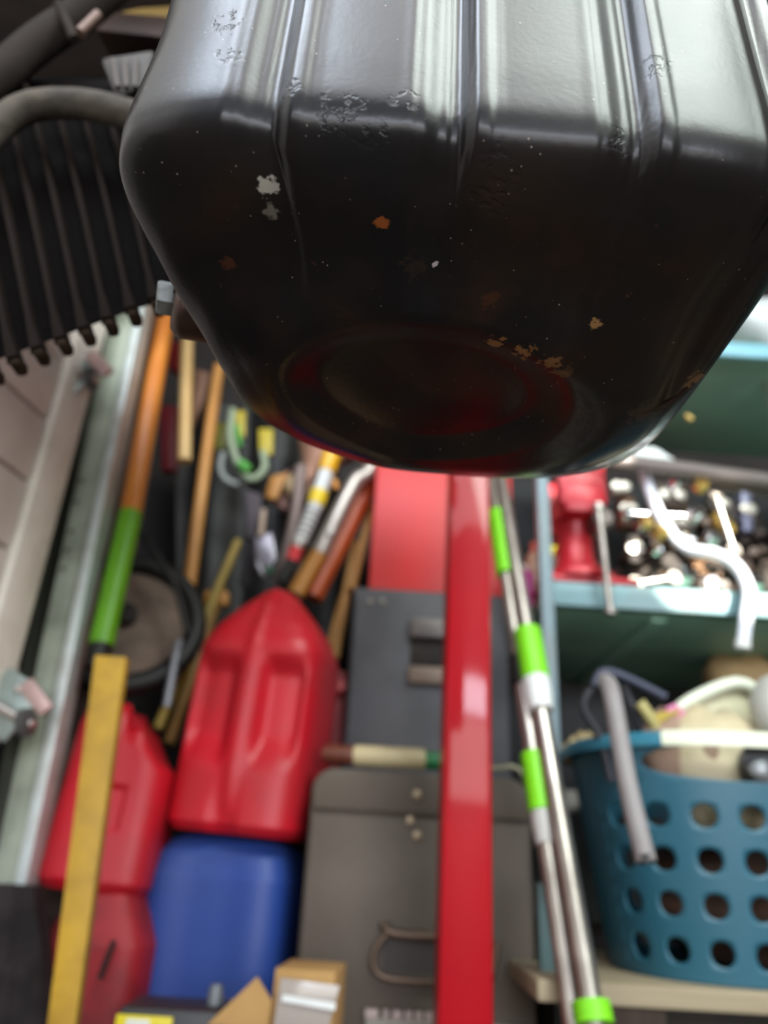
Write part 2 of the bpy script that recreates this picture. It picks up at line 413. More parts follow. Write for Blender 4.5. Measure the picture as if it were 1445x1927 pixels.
# drain plug on its side boss
dq = P(338, 588, .30); ax = Vector((-.93, -.30, -.12)).normalized()
MB().lathe([(.013, -.024), (.013, -.001), (.0115, .002), (.0085, .004)], dq, ax, 24).build('drain_boss', mat('rusty_boss', '2a1a14', .4, .5, dirt='4a2c1c', dscale=80, damount=.7), pan, 'rusty dark boss')
plug = MB().lathe([(.0088, .0), (.0088, .006), (.0080, .0075)], dq + ax * .004 + Vector((-.001, 0, .0075)), ax, 6).build('drain_plug', mat('zinc_plug', '7d8280', .5, .4, dirt='35322e', dscale=160, damount=.7, bump=.3), pan, 'grey hexagonal plug head')
for q in range(3):
    MB().tube([P(415 + q * 7, 675 - q * 8, .33), P(408 + q * 5, 650 - q * 7, .325)], .00025, 5).build('bristle', m_steel, pan) if False else None
# engine block that carries the pan, and the underbody above
ez = CAM.z + .47
MB().box((.03, .33, ez + .006), (.30, .40, .012), .003).build('pan_flange', mat('flange_dark', '15130f', .5, .4), pan)
MB().box((.03, .36, ez + .095), (.34, .36, .165), .012).build('engine_block', mat('oily_iron', '1c1712', .6, .3, dirt='32271c', damount=.7), label='dark oily engine block above the oil pan', cat='engine')

# ------------------------------------------------------------------ finned casing, hose and pipes at the top left
t = thing('transmission_casing', 'black grimy finned transmission casing at the left of the oil pan', 'casing', P(130, 500, .48))
m_case = mat('grimy_aluminium', '0c0908', .85, 0, spec=.05, dirt='0c0a09', dscale=20, damount=.8, bump=.3, bscale=120)
m_fin = mat('fin_edge', '1b1512', .85, 0, spec=.05, dirt='17130f', dscale=30, damount=.8)
m_dust = mat('fin_dust', '382e25', .85, 0, spec=.05, dirt='241d17', dscale=60, damount=.8)
def pl(px, py, off=0): return P(px, py, .47 + off)
MB().prism([pl(-160, 150), pl(300, 150), pl(330, 560), pl(250, 585), pl(-160, 735)], (0, .10, .15), .003).build('case_body', m_case, t)
for k in range(-3, 8):
    x0, y0 = 20 + 47 * k, 235 + 3 * k
    x1, y1 = 118 + 44 * k, 646 - 18.5 * k
    if k > 5: x1 -= 8
    a, b = pl(x0 - 10, y0 - 60, -.004), pl(x1, y1, -.004)
    dirn = (b - a).normalized(); side = Vector((0, -1, 0)).cross(dirn).normalized() * .0021
    pts = spline([a, (a + b) / 2 + side * .8, b], 4)
    rings = []
    for q, p in enumerate(pts):
        u = q / (len(pts) - 1); wd = side * (1 + .9 * sm(.86, 1, u)); dp = Vector((0, -.011 * (1 - .25 * sm(.9, 1, u)), 0))
        rings.append([p - wd * 1.5, p + wd * 1.5, p + wd + dp, p - wd + dp])
    MB().loft(rings).build('fin', m_fin, t)
    MB().box(b + Vector((0, .004, .001)), (.009, .018, .010), .003, Matrix.Rotation(-.25, 4, 'Y')).build('fin_end', m_dust, t)
MB().prism([pl(188, 108, -.03), pl(290, 92, -.03), pl(275, 160, -.03), pl(228, 178, -.03), pl(212, 172, -.03)], (0, .03, .01), .004).build('bracket', mat('bracket_grey', '332d29', .7, 0, dirt='2c2622', dscale=30), t, 'greyish ribbed bracket')
for q in range(3):
    MB().tube([pl(212 + q * 22, 112, -.032), pl(222 + q * 16, 165, -.032)], .0025).build('bracket_rib', mat('bracket_rib', '453d38', .7, 0), t)
MB().tube(PP([(-60, 300), (0, 235), (55, 202), (130, 195), (205, 205), (300, 235)], .43), .0125, 18, 6).build('radiator_hose', mat('dusty_hose', '2c261f', .85, 0, dirt='4c4336', dscale=40, damount=.8, bump=.4, bscale=90), label='dusty brown hose curving across the top of the finned casing', cat='hose')
t = thing('exhaust_pipe', 'thick dusty grey pipe slanting up at the top left corner', 'pipe', P(40, 130, .5))
m_pipe = mat('dusty_pipe', '2a2420', .8, 0, dirt='1f1915', dscale=16, damount=.8, bump=.2, spec=.1)
MB().tube(PP([(-120, 230), (-10, 150), (70, 82), (160, 20), (250, -60)], .45), .0165, 20, 5).build('pipe', m_pipe, t)
MB().tube(PP([(150, 62), (185, 28)], .425), .0048).build('clamp_bolt', mat('clamp_brown', '5c463c', .5, .4), t)
MB().tube(PP([(110, 8), (140, 74)], .435), .0045).build('clamp', m_pipe, t)
MB().prism(PP([(175, 55), (330, 72), (318, 30), (185, 18)], .50), (0, .05, .02), .003).build('crossmember', mat('brown_crossmember', '3a2820', .6, .2, dirt='22160f'), label='rusty brown cross member behind the oil pan at the top', cat='beam')
MB().prism(PP([(225, 22), (262, 14), (330, 10), (330, 34), (260, 32)], .53), (0, .02, .01), .002).build('brass_tone_piece', mat('frame_highlight_tan', 'b79a5a', .4, .4, dirt='6b5c4a', damount=.5), label='painted tan highlight on the frame above the cross member', cat='fitting')  # tan highlight of the frame, put in as a coloured piece
MB().box((-.68, .60, 1.27), (1.30, .55, .10), .01).build('vehicle_underbody', m_dark, label='dark vehicle underbody above the finned casing', cat='vehicle')

# ------------------------------------------------------------------ red post
t = thing('hoist_post', 'glossy red square steel post standing in the middle of the garage', 'post', (P(880, 1927, 1.02).x, 1.02, 0))
a0, a1 = P(826, 1800, 1.02), P(929, 1800, 1.02); b0, b1 = P(848, 900, 1.02), P(922, 900, 1.02)
def cont(p, q, z): return p + (q - p) * ((z - p.z) / (q.z - p.z))
z0, z1 = .012, 1.25
ring = []
A0, A1, B0, B1 = cont(a0, b0, z0), cont(a1, b1, z0), cont(a0, b0, z1), cont(a1, b1, z1)
bm_ = MB(); bm_.prism([A0, A1, B1, B0], (0, .07, 0), .006)
bm_.build('tube_post', m_redpaint, t)
MB().box(((A0.x + A1.x) / 2, A0.y + .035, .006), (.16, .16, .012), .002).build('foot_plate', m_redpaint, t)
for sx in (-1, 1):
    for sy in (-1, 1): MB().lathe([(.009, 0), (.009, .007), (.004, .009)], ((A0.x + A1.x) / 2 + sx * .063, A0.y + .035 + sy * .063, .012), (0, 0, 1), 6).build('foot_bolt', m_steel, t)
MB().box(((B0.x + B1.x) / 2, B0.y + .035, z1 + .004), (.078, .078, .008), .002).build('post_cap', m_redpaint, t)

# ------------------------------------------------------------------ telescopic poles
def pole(name, label, top, bot, segs, grips, collars, r=.012):
    """segs: (y0,y1,radius factor,material); measured along the photographed line"""
    T, B = P(*top), P(*bot)
    def at(py):
        lo, hi = 0.0, 1.0
        for _ in range(40):
            m_ = (lo + hi) / 2; q = T + (B - T) * m_ - CAM
            y = CY - FPX * q.dot(UP) / q.dot(FW)
            if y < py: lo = m_
            else: hi = m_
        return T + (B - T) * lo
    end = B + (B - T) * ((0.0 - B.z) / (B - T).z) if B.z > 0 else B
    t = thing(name, label, 'pole', end)
    for y0, y1, k, m in segs:
        q1 = end if y1 is None else at(y1); MB().tube([at(y0), q1], r * k, 16).build('pole_section', m, t)
    for y0, y1, k, m, lab in grips:
        g = MB().tube([at(y0), at(y1)], r * k, 18).build('grip', m, t, lab)
        n = 7
        for i in range(n):
            c0 = at(y0 + (y1 - y0) * (i + .4) / n); c1 = at(y0 + (y1 - y0) * (i + .62) / n)
            MB().tube([c0, c1], r * k * 1.04, 18).build('grip_ring', m, g)
    for y0, y1, k, m, lab in collars:
        MB().tube([at(y0), at(y0 + (y1 - y0) * .5), at(y1)], [r * k, r * k, r * k * .9], 18).build('collar', m, t, lab)
m_clear = mat('clear_grey_plastic', 'b7b6b2', .25)
pole('extension_pole', 'silver extension pole with white collar and lime grips, standing nearer the blue basket', (934, 850, 1.29), (1119, 1927, .97),
     [(850, 1250, .95, m_steel), (1250, None, 1.08, m_steel)], [(1188, 1280, 1.75, m_green, 'lime green grip'), (1885, 1990, 1.75, m_green, 'lime green lower grip')], [(1280, 1338, 1.75, m_white, 'white collar')])
pole('extension_pole', 'thin silver extension pole with clear collar, standing right beside the red post', (924, 900, 1.28), (1080, 1927, .995),
     [(900, 1240, .9, m_steel), (1238, 1290, 1.3, m_black), (1288, None, 1.05, m_steel)], [(965, 1082, 1.35, m_green, 'lime green ribbed grip'), (1420, 1528, 1.5, m_green, 'lime green grip sleeve')], [(1528, 1590, 1.35, m_clear, 'clear plastic collar')])

# ------------------------------------------------------------------ cans and jugs
def body(sections, x, y, z0, H, N=96, rows=90, disp=None, rot=0, tilt=0):
    """lofted moulded body; sections: (height 0..1, half width, half depth, exponent)"""
    rings = []
    for i in range(rows + 1):
        h = i / rows
        for k in range(len(sections) - 1):
            if sections[k][0] <= h <= sections[k + 1][0]: break
        a, b = sections[k], sections[k + 1]; u = (h - a[0]) / (b[0] - a[0])
        w_, d_, n_ = (a[m] + (b[m] - a[m]) * u for m in (1, 2, 3))
        ring = se(w_, d_, n_, N, 0, 0, h * H)
        if disp: ring = [disp(p, h, w_, d_) for p in ring]
        rings.append(ring)
    m = Matrix.Translation((x, y, z0)) @ rotz(rot) @ Matrix.Rotation(tilt, 4, 'Y')
    return [[m @ p for p in r] for r in rings]
def pos(px, py, Y): return P(px, py, Y)
# blue jug
zt = P(430, 1566, 1.27).z; xb = P(402, 1740, 1.27).x; wb = (P(548, 1740, 1.27) - P(252, 1740, 1.27)).length / 2
t = thing('water_jug', 'blue plastic jug on the floor under the tall red fuel can', 'jug', (xb, 1.39, 0))
def dj(p, h, w_, d_):
    if p.y < -.5 * d_: p.y += .006 * sm(.3, .8, 1 - abs(p.x) / w_) * sm(.05, .2, h) * sm(.95, .85, h)
    return p
MB().loft(body([(0, wb * .94, .11, 5), (.04, wb, .12, 5), (.80, wb, .12, 5), (.9, wb * .93, .112, 4.5), (.96, wb * .82, .098, 4), (1, wb * .62, .07, 3.5)], xb, 1.39, .0, zt, disp=dj, rot=-.12)).build('jug_body', m_bluepl, t)
MB().tube([(xb - wb * .4, 1.42, zt - .004), (xb - wb * .3, 1.42, zt + .0)], .012).build('jug_handle', m_bluepl, t)
# tall red can
z0 = zt; z1 = P(500, 1088, 1.27).z; xc = P(452, 1520, 1.27).x; wc = (P(588, 1450, 1.27) - P(328, 1450, 1.27)).length / 2
t = thing('fuel_can', 'tall red plastic fuel can with a pitched top standing on the blue jug', 'fuel can', (xc, 1.36, z0))
def dcan(p, h, w_, d_):
    if p.y < 0:
        f = sm(.55, .9, -p.y / d_)
        u = p.x / w_
        rec = 1.5 * sm(.13, .32, abs(u - .02)) * sm(.92, .72, abs(u)) * sm(.19, .36, h - .03 * abs(u)) * sm(.69, .58, h)
        p.y += f * (.017 * rec)
        p.y -= f * .006 * math.exp(-((u - .02) / .10) ** 2) * sm(.0, .12, h)
        p.y += f * .010 * sm(.24, .0, h) * sm(.28, .05, abs(u + .02))
    return p
MB().loft(body([(0, wc * .92, .105, 4.5), (.03, wc, .115, 4.5), (.70, wc, .115, 4.5), (.735, wc * .97, .113, 4.2), (.81, wc * .84, .10, 3.6), (.90, wc * .56, .08, 3), (.955, wc * .36, .06, 2.6), (.985, wc * .26, .05, 2.4), (1, wc * .15, .035, 2.3)], xc, 1.36, z0 - .002, z1 - z0, rows=120, N=128, disp=dcan, rot=-.2, tilt=.045)).build('can_body', m_redpl, t)
MB().lathe([(.02, 0), (.02, .02), (.014, .03)], (xc + .03, 1.44, z0 + (z1 - z0) * .83), (.3, .6, .8)).build('can_cap', m_black, t, 'black screw cap')
# small red can on the left
Yl = 1.22
z0 = P(190, 1682, Yl).z; z1 = P(170, 1312, Yl).z; xl = P(190, 1500, Yl).x; wl = (P(300, 1500, Yl) - P(88, 1500, Yl)).length / 2
t = thing('fuel_can', 'smaller red fuel can behind the yellow wooden stick', 'fuel can', (xl, Yl + .1, z0))
def dl(p, h, w_, d_):
    u = p.x / w_
    p.z -= (z1 - z0) * (.30 * sm(-.1, 1.0, u) + .10 * math.exp(-((u - .12) / .12) ** 2)) * sm(.5, 1, h)
    if p.y < 0:
        r = sm(.2, .14, abs(u - .12)) * sm(.13, .10, abs(h - .42)); p.y += .006 * r
    return p
MB().loft(body([(0, wl * .92, .08, 4), (.05, wl, .09, 4.5), (.85, wl * .98, .09, 4.2), (.95, wl * .93, .08, 4), (1, wl * .74, .06, 3.4)], xl - .006, Yl + .1, z0, z1 - z0, disp=dl, rot=.06, tilt=.05)).build('can_body', m_redpl, t)
# lowest red can
zl = z0
xk = P(160, 1830, Yl).x; wk = (P(245, 1830, Yl) - P(20, 1830, Yl)).length / 2
t = thing('fuel_can', 'dusty dark red fuel can on the floor below the smaller red can', 'fuel can', (xk, Yl + .1, 0))
MB().loft(body([(0, wk * .95, .09, 4.5), (.05, wk * .97, .10, 5), (.72, wk * .97, .10, 5), (.86, wk * .8, .09, 4), (1, wk * .55, .075, 4)], xk, Yl + .1, 0, zl, disp=None, rot=-.05)).build('can_body', mat('dusty_red_plastic', '9c1a22', .55, dirt='2c1616', dscale=10, damount=.8), t)
MB().tube(PP([(215, 1770), (188, 1842)], Yl - .012), .004).build('can_groove', m_dark, t, 'black groove mark')
MB().tube(PP([(50, 1918), (80, 1912)], Yl - .012), .008).build('can_mark', m_dark, t)
c = P(40, 1790, Yl - .02)
mbx = MB(); r_ = []
for i in range(9):
    h = i / 8; r_.append([p + Vector((.006 * math.sin(7 * p.x * 30 + i * 2), .01 * math.sin(i * 1.7 + p.x * 90), 0)) for p in se(.085 * (1 - .55 * h ** 2), .05 * (1 - .5 * h), 2.2, 30, c.x - .02, Yl - .04, h * .24)])
mbx.loft(r_).build('cloth_bag', mat('black_cloth', '16110f', .9, dirt='33292a', dscale=22, damount=.8, bump=.6, bscale=50), label='crumpled black cloth bag on the floor beside the lowest red can', cat='bag')

# yellow wooden stick
t = MB().prism([*PP([(178, 1232), (237, 1236)], 1.02), *PP([(140, 1940), (86, 1940)], 1.0)], (0, .018, 0), .002)
t.build('wooden_stake', mat('yellow_painted_wood', 'c39a2c', .6, dirt='94702a', dscale=16, damount=.8, bump=.25), label='flat yellow wooden stick leaning in front of the red cans', cat='stick')
ob = bpy.data.objects['wooden_stake']

# ------------------------------------------------------------------ tools leaning and hanging at the left
def handle(name, label, cat, pts, r, m, n=14, smooth=0, part=None):
    t = thing(name, label, cat, pts[-1])
    MB().tube(pts, r, n, smooth).build(part or 'shaft', m, t); return t
m_oak = wood('varnished_handle_wood', 'c06a22', 'd8893a', .28)
m_pine = wood('pale_handle_wood', 'c9a063', 'd6b47c', .5)
m_pine2 = wood('tan_handle_wood', 'b5793a', 'c9924c', .45)
T, Mi, Bo = P(318, 560, 1.32), P(246, 966, 1.25), P(190, 1215, 1.215)
t = thing('long_handled_broom', 'varnished orange wooden handle with a green grip leaning beside the door track', 'tool handle', Bo)
MB().tube([P(338, 450, 1.34), T, Mi], .0195, 18).build('wooden_shaft', m_oak, t, 'orange varnished wood')
MB().tube([Mi, Bo], [.0205, .0205], 18).build('green_sleeve', mat('green_painted_sleeve', '66a818', .4, dirt='4a7a1c', dscale=12, damount=.5), t, 'green painted sleeve')
MB().tube([Bo, Bo + (Bo - Mi) * .15], [.0185, .015], 18).build('sleeve_tip', m_black, t)
T2 = [P(352, 640, 1.44), P(347, 868, 1.42)]
handle('hanging_broomstick', 'short pale wooden handle hanging right of the orange handle', 'tool handle', [P(358, 560, 1.46)] + T2, .0145, m_pine)
handle('hanging_broomstick', 'longer tan wooden handle hanging nearer the ropes', 'tool handle', [P(412, 690, 1.52), P(398, 785, 1.5), P(348, 1163, 1.44)], .0135, m_pine2)
MB().prism(PP([(300, 760), (334, 760), (330, 885), (302, 885)], 1.5), (0, .03, 0), .008).build('hanging_pliers', mat('dark_red_rubber', '6d1420', .5), label='dark red grip hanging on the back wall between wooden handles', cat='tool handle')
MB().prism(PP([(312, 640), (345, 640), (338, 700), (316, 690)], 1.5), (0, .03, 0), .008).build('red_strap', mat('red_webbing', '9c1c1c', .7), label='red strap end hanging beside the drain plug', cat='strap')
MB().prism(PP([(362, 690), (396, 700), (380, 760), (360, 800)], 1.52), (0, .03, 0), .006).build('rusty_blade', mat('rusty_pink_blade', '7d5a48', .6, .3, dirt='553a2c'), label='rusty brown blade hanging behind the pale handle', cat='tool')
# old wheel
t = thing('old_wheel', 'dusty grey old wheel leaning behind the green handle', 'wheel', P(245, 1380, 1.36))
wc_ = P(238, 1165, 1.36); axw = Vector((.25, -1, .25)).normalized()
MB().lathe([(.001, 0), (.055, .012), (.085, .010), (.108, -.01), (.105, -.03)], wc_, axw, 40).build('wheel_disc', mat('dusty_disc', '7d6a5e', .75, dirt='3c352e', dscale=14, damount=.8), t)
rr = []
q = Vector((0, 0, 1)).rotation_difference(axw).to_matrix()
for i in range(41):
    a = 2 * PI * i / 40; rr.append(wc_ + q @ Vector((.128 * math.cos(a), .128 * math.sin(a), -.01)))
MB().tube(rr, .02, 14, cap=False).build('tyre', m_black, t, 'black rubber tyre')
MB().lathe([(.02, .01), (.02, .026), (.012, .03)], wc_, axw, 20).build('hub', m_dark, t)
MB().tube(PP([(262, 1000), (305, 1060), (335, 1120), (352, 1190)], 1.3), .006, 10, 5).build('black_cable', m_black, label='black cable arching over the dusty wheel', cat='cable')
MB().tube(PP([(338, 1205), (328, 1250), (314, 1330)], 1.34), .008, 12, 4).build('chrome_tube', mat('dull_zinc', '8d9096', .4, .6), label='short dull zinc tube beside the dusty wheel', cat='tube')
MB().box(P(225, 1258, 1.4), (.12, .04, .02), .004, Matrix.Rotation(-.1, 4, 'Y')).build('grey_plate', mat('dull_grey_plate', '5f564e', .6, .2), label='dull grey flat bar across the bottom of the wheel', cat='bar')
handle('bamboo_stick', 'olive bamboo stick leaning behind the tall red can', 'stick', [P(448, 1018, 1.5), P(296, 1372, 1.42)], .0095, wood('olive_bamboo', '85702c', 'a38a3e', .5))
handle('bamboo_stick', 'brown stick leaning close to the red can edge below the olive stick', 'stick', [P(415, 1105, 1.52), P(318, 1400, 1.46)], .012, wood('brown_bamboo', '7d5a22', '936c30', .5))
MB().box(P(408, 1128, 1.52), (.05, .03, .03), .004).build('wood_offcut', m_pine2, label='small wood offcut by the shoulder of the red can', cat='wood')
# black sheet hanging on the wall
rings = []
for i in range(13):
    h = i / 12
    rings.append([P(330 + 300 * u + 6 * math.sin(u * 20 + h), 760 + 640 * h, 1.74 + .02 * math.sin(u * 17 + 2 * h)) for u in [k / 30 for k in range(31)]])
mbs = MB(); vs = [p for r in rings for p in r]; fs = [(i * 31 + j, i * 31 + j + 1, (i + 1) * 31 + j + 1, (i + 1) * 31 + j) for i in range(12) for j in range(30)]
vs2 = [p + Vector((0, .006, 0)) for p in vs]; n_ = len(vs)
mbs.add(vs + vs2, fs + [tuple(x + n_ for x in f[::-1]) for f in fs]).build('black_tarp', mat('black_tarp', '191815', .55, dirt='26241f', dscale=6, damount=.6), label='black plastic sheet hanging on the back wall', cat='tarp')
# rope and tags
m_rope = mat('pale_green_rope', '9aa88c', .8); m_gr = mat('green_tape', '4f9e3e', .5)
t = thing('rope', 'white and green rope loop hanging left of the rusty funnel', 'rope', P(455, 900, 1.55))
MB().tube(PP([(438, 770), (434, 820), (445, 865), (462, 895), (480, 900), (498, 880), (494, 850)], 1.55), .0085, 12, 6).build('rope_loop', m_rope, t)
MB().tube(PP([(420, 852), (414, 880), (425, 902), (448, 912)], 1.57), .007, 12, 5).build('rope_end', mat('white_cord', '9ba19c', .7), t)
MB().tube(PP([(452, 872), (468, 886)], 1.54), .0125).build('green_knot', m_gr, t, 'bright green tape knot')
MB().tube(PP([(445, 800), (452, 840)], 1.56), .006).build('green_strand', m_gr, t)
for px, py, lab in ((448, 798, 'yellow plastic tag hanging beside the rope'), (500, 832, 'yellow plastic tag just under the oil pan edge'), (415, 820, 'dull olive plastic tag hanging at the rope side')):
    MB().prism(PP([(px - 14, py - 26), (px + 14, py - 26), (px + 13, py + 22), (px - 12, py + 26)], 1.58), (0, .012, 0), .003).build('plastic_tag', mat('olive_tag', '6b6a1e', .5) if px < 430 else mat('yellow_tag', 'b3a020', .5), label=lab, cat='tag')
# rusty funnel, cables, hooks
t = thing('metal_funnel', 'rusty pinkish metal funnel hanging under the oil pan', 'funnel', P(552, 850, 1.6))
fa = P(556, 940, 1.58)
MB().lathe([(.012, 0), (.016, .06), (.03, .10), (.085, .18), (.095, .22), (.088, .22)], fa, (.35, .1, 1), 28).build('cone', mat('rusty_pink_metal', 'b98d78', .45, .4, dirt='7c5844', dscale=12), t)
MB().tube(PP([(566, 880), (558, 960), (540, 1040), (522, 1100)], 1.52), [.016, .011], 14, 5).build('spout', mat('grey_pink_tube', '7d6c66', .5, .3), t)
MB().prism(PP([(508, 895), (542, 888), (520, 940), (498, 935)], 1.6), (0, .03, 0), .004).build('wood_wedge', mat('orange_wedge', 'b27a34', .5), label='small orange wooden wedge beside the grey tube', cat='wood')
MB().prism(PP([(520, 900), (545, 880), (542, 960), (516, 950)], 1.63), (0, .03, 0), .006).build('pinkish_block', mat('pinkish_card', '9c7468', .6), label='pinkish block behind the orange wedge', cat='block')
t = thing('wooden_mallet', 'round beige wooden mallet head behind the grey tube', 'mallet', P(562, 930, 1.62))
MB().lathe([(.028, 0), (.036, .006), (.036, .03), (.03, .036)], P(562, 925, 1.62), (.2, -1, .1), 22).build('mallet_head', mat('beige_wood', 'a38a66', .6), t)
MB().lathe([(.009, 0), (.009, .01)], P(560, 928, 1.585), (.2, -1, .1), 12).build('mallet_hole', m_dark, t)
t = thing('ratchet_strap', 'dark ratchet strap hanging above the red can top', 'strap', P(490, 1075, 1.5))
m_strap = mat('grey_webbing', '4a4348', .8); m_rat = mat('ratchet_steel', '8a8690', .35, .7)
MB().prism(PP([(462, 920), (492, 930), (490, 1020), (464, 1010)], 1.52), (0, .008, 0), .002).build('webbing', m_strap, t)
MB().prism(PP([(462, 1010), (484, 1015), (476, 1105), (448, 1100)], 1.53), (0, .008, 0), .002).build('webbing', mat('black_webbing', '262226', .8), t)
MB().prism(PP([(478, 1010), (512, 1000), (520, 1050), (500, 1080), (480, 1070)], 1.49), (0, .02, 0), .004).build('ratchet_body', m_rat, t, 'grey steel ratchet')
MB().tube(PP([(496, 960), (492, 995), (490, 1010)], 1.49), .008).build('ratchet_handle', mat('pale_rust_handle', 'a38f80', .5, .4), t)
MB().tube(PP([(484, 1060), (492, 1078), (500, 1085), (510, 1075)], 1.48), .006, 10, 4).build('hook', m_rat, t)
MB().lathe([(.01, 0), (.01, .02)], P(508, 1078, 1.48), (0, -1, 0), 10).build('green_button', mat('dark_green', '1f4a33', .5), t, 'dark green button')
# yellow handled long tool with a white printed barrel
t = thing('grease_gun', 'tool with yellow handle, white barrel and red black tip leaning behind the red can', 'tool', P(545, 1075, 1.45))
def yy(a, b, r0, r1, nm, m, lab=None): MB().tube(PP([a, b], 1.46), [r0, r1], 18).build(nm, m, t, lab)
yy((632, 830), (614, 888), .022, .020, 'yellow_handle', mat('yellow_plastic', 'e0a80c', .3), 'glossy yellow handle')
yy((614, 888), (600, 930), .017, .0165, 'barrel_top', m_white)
yy((602, 925), (594, 950), .019, .019, 'yellow_band', mat('bright_yellow', 'e8c81c', .3), 'yellow band')
yy((594, 950), (564, 1020), .0165, .0155, 'barrel', m_white, 'white printed barrel')
for i in range(5):
    MB().tube(PP([(589 - i * 5, 962 + i * 11), (587 - i * 5, 967 + i * 11)], 1.459), .0168, 16).build('print_line', mat('grey_print', '8f8a88', .5), t)
yy((564, 1020), (558, 1032), .015, .015, 'grey_ring', m_steel)
yy((558, 1032), (549, 1056), .015, .014, 'red_band', mat('red_band', 'd23a3f', .3), 'red band')
yy((549, 1056), (530, 1096), .014, .013, 'black_tip', m_black, 'black tip')
# shovel with silver socket, and orange red handle beside
t = thing('shovel', 'shovel with bent silver socket and light wooden handle leaning by the red toolbox', 'shovel', P(560, 1120, 1.5))
MB().tube(PP([(705, 868), (692, 890), (672, 902), (655, 930), (635, 970), (600, 1042)], 1.53), [.014, .021], 16, 5).build('socket', mat('bare_steel_socket', 'b8b0a8', .35, .6), t, 'bare silver steel socket')
MB().tube(PP([(600, 1042), (556, 1118)], 1.53), .0195, 16).build('wooden_shaft', wood('shovel_wood', 'b87a36', 'c98f4a', .4), t)
MB().prism(PP([(690, 875), (735, 830), (700, 790), (660, 850)], 1.55), (0, .006, 0), .001).build('blade', mat('shovel_blade', '8a6350', .5, .4), t)
MB().lathe([(.007, 0), (.007, .004)], P(622, 1000, 1.505), (0, -1, 0), 12).build('rivet', m_steel, t)
handle('rake_handle', 'orange red wooden handle leaning between shovel and red toolbox', 'tool handle', [P(724, 850, 1.60), P(588, 1125, 1.56)], .0235, wood('orange_red_wood', 'a03a16', 'b4562a', .35))
MB().tube(PP([(628, 905), (632, 922)], 1.55), .011).build('brass_tone_piece', mat('orange_brass', 'c28648', .3, .6), label='small brass knob beside the white barrel', cat='knob')
for k, (x0, y0, x1, y1, lab) in enumerate(((648, 1120, 612, 1250, 'left tan lath in the gap between red can and grey cabinet'), (668, 1020, 630, 1240, 'brown lath against the grey cabinet edge'), (700, 950, 662, 1110, 'thin brown lath behind the red toolbox corner'))):
    handle('wooden_lath', lab, 'stick', [P(x0, y0, 1.62), P(x1, y1, 1.58)], .010, wood('lath_wood_%d' % k, '9c6a34', 'b78a4c', .55))
t = thing('red_jerrycan', 'red container squeezed between the tall can and grey cabinet', 'container', P(628, 1400, 1.55))
MB().prism(PP([(596, 1262), (655, 1262), (650, 1470), (596, 1470)], 1.53), (0, .08, 0), .008).build('container_body', mat('deep_red_plastic', '8a0f1c', .5), t)
MB().lathe([(.014, 0), (.014, .012), (.01, .016)], P(640, 1296, 1.53), (0, -1, .2), 16).build('red_cap', mat('light_red_cap', 'c4454a', .4), t)

# ------------------------------------------------------------------ cabinet, red toolbox, lower tool chest
def rect(px0, py0, px1, py1, Y):
    a, b = P(px0, py0, Y), P(px1, py1, Y); return a.x, b.x, b.z, a.z
Yc = 1.46
x0 = P(655, 1260, Yc).x; x1 = P(962, 1260, Yc).x; ztop = P(760, 1104, Yc).z
m_cab = mat('dark_grey_enamel', '54555a', .5, 0, dirt='2f2f31', dscale=8, damount=.6)
t = thing('file_cabinet', 'dark grey steel file cabinet behind the red post', 'cabinet', ((x0 + x1) / 2, Yc + .22, 0))
MB().box(((x0 + x1) / 2, Yc + .235, ztop / 2), (x1 - x0, .43, ztop), .004).build('cabinet_body', m_cab, t)
for za, zb in ((.02, ztop * .49), (ztop * .5, ztop - .012)):
    d = MB().box(((x0 + x1) / 2, Yc + .008, (za + zb) / 2), (x1 - x0 - .012, .022, zb - za - .008), .004).build('drawer', m_cab, t)
    if za > .1:
        a = P(772, 1162, Yc - .02); b = P(880, 1290, Yc - .02); cx_ = (a.x + b.x) / 2; wx = b.x - a.x
        zt1, zb1 = a.z, b.z; hh = zt1 - zb1
        MB().box((cx_, Yc - .012, zt1 - hh * .15), (wx, .022, hh * .30), .004).build('pull_lip', mat('worn_pull', '6a6461', .4, .4), d)
        MB().box((cx_, Yc - .004, zt1 - hh * .5), (wx * .94, .006, hh * .42), .002).build('pull_recess', m_dark, d)
        MB().box((cx_, Yc - .010, zb1 + hh * .13), (wx, .016, hh * .26), .004).build('label_holder', mat('worn_holder', '7a6a5e', .45, .4), d)
for px in (696, 720):
    MB().lathe([(.006, 0), (.006, .002)], P(px, 1131, Yc - .006), (0, -1, 0), 12).build('rivet', mat('pale_rivet', '8a847e', .4, .5), t)
# red toolbox on the cabinet
xr0, xr1 = P(700, 1000, Yc + .03).x, P(965, 1000, Yc + .03).x; zr = P(775, 868, Yc + .03).z + .05
t = thing('red_toolbox', 'faded red steel toolbox on the file cabinet', 'toolbox', ((xr0 + xr1) / 2, Yc + .2, ztop))
m_rtb = mat('faded_red_enamel', 'd2302f', .45, .0, dirt='c04a48', dscale=5, damount=.6, bump=.05)
MB().box(((xr0 + xr1) / 2, Yc + .2, (ztop + zr) / 2), (xr1 - xr0, .34, zr - ztop), .006).build('box_body', m_rtb, t)
MB().box(((xr0 + xr1) / 2, Yc + .2, zr + .012), (xr1 - xr0 + .008, .348, .03), .006).build('box_lid', m_rtb, t)
MB().tube([((xr0 + xr1) / 2 - .08, Yc + .2, zr + .025), ((xr0 + xr1) / 2 - .07, Yc + .2, zr + .05), ((xr0 + xr1) / 2 + .07, Yc + .2, zr + .05), ((xr0 + xr1) / 2 + .08, Yc + .2, zr + .025)], .006, 10, 4).build('handle', m_black, t)
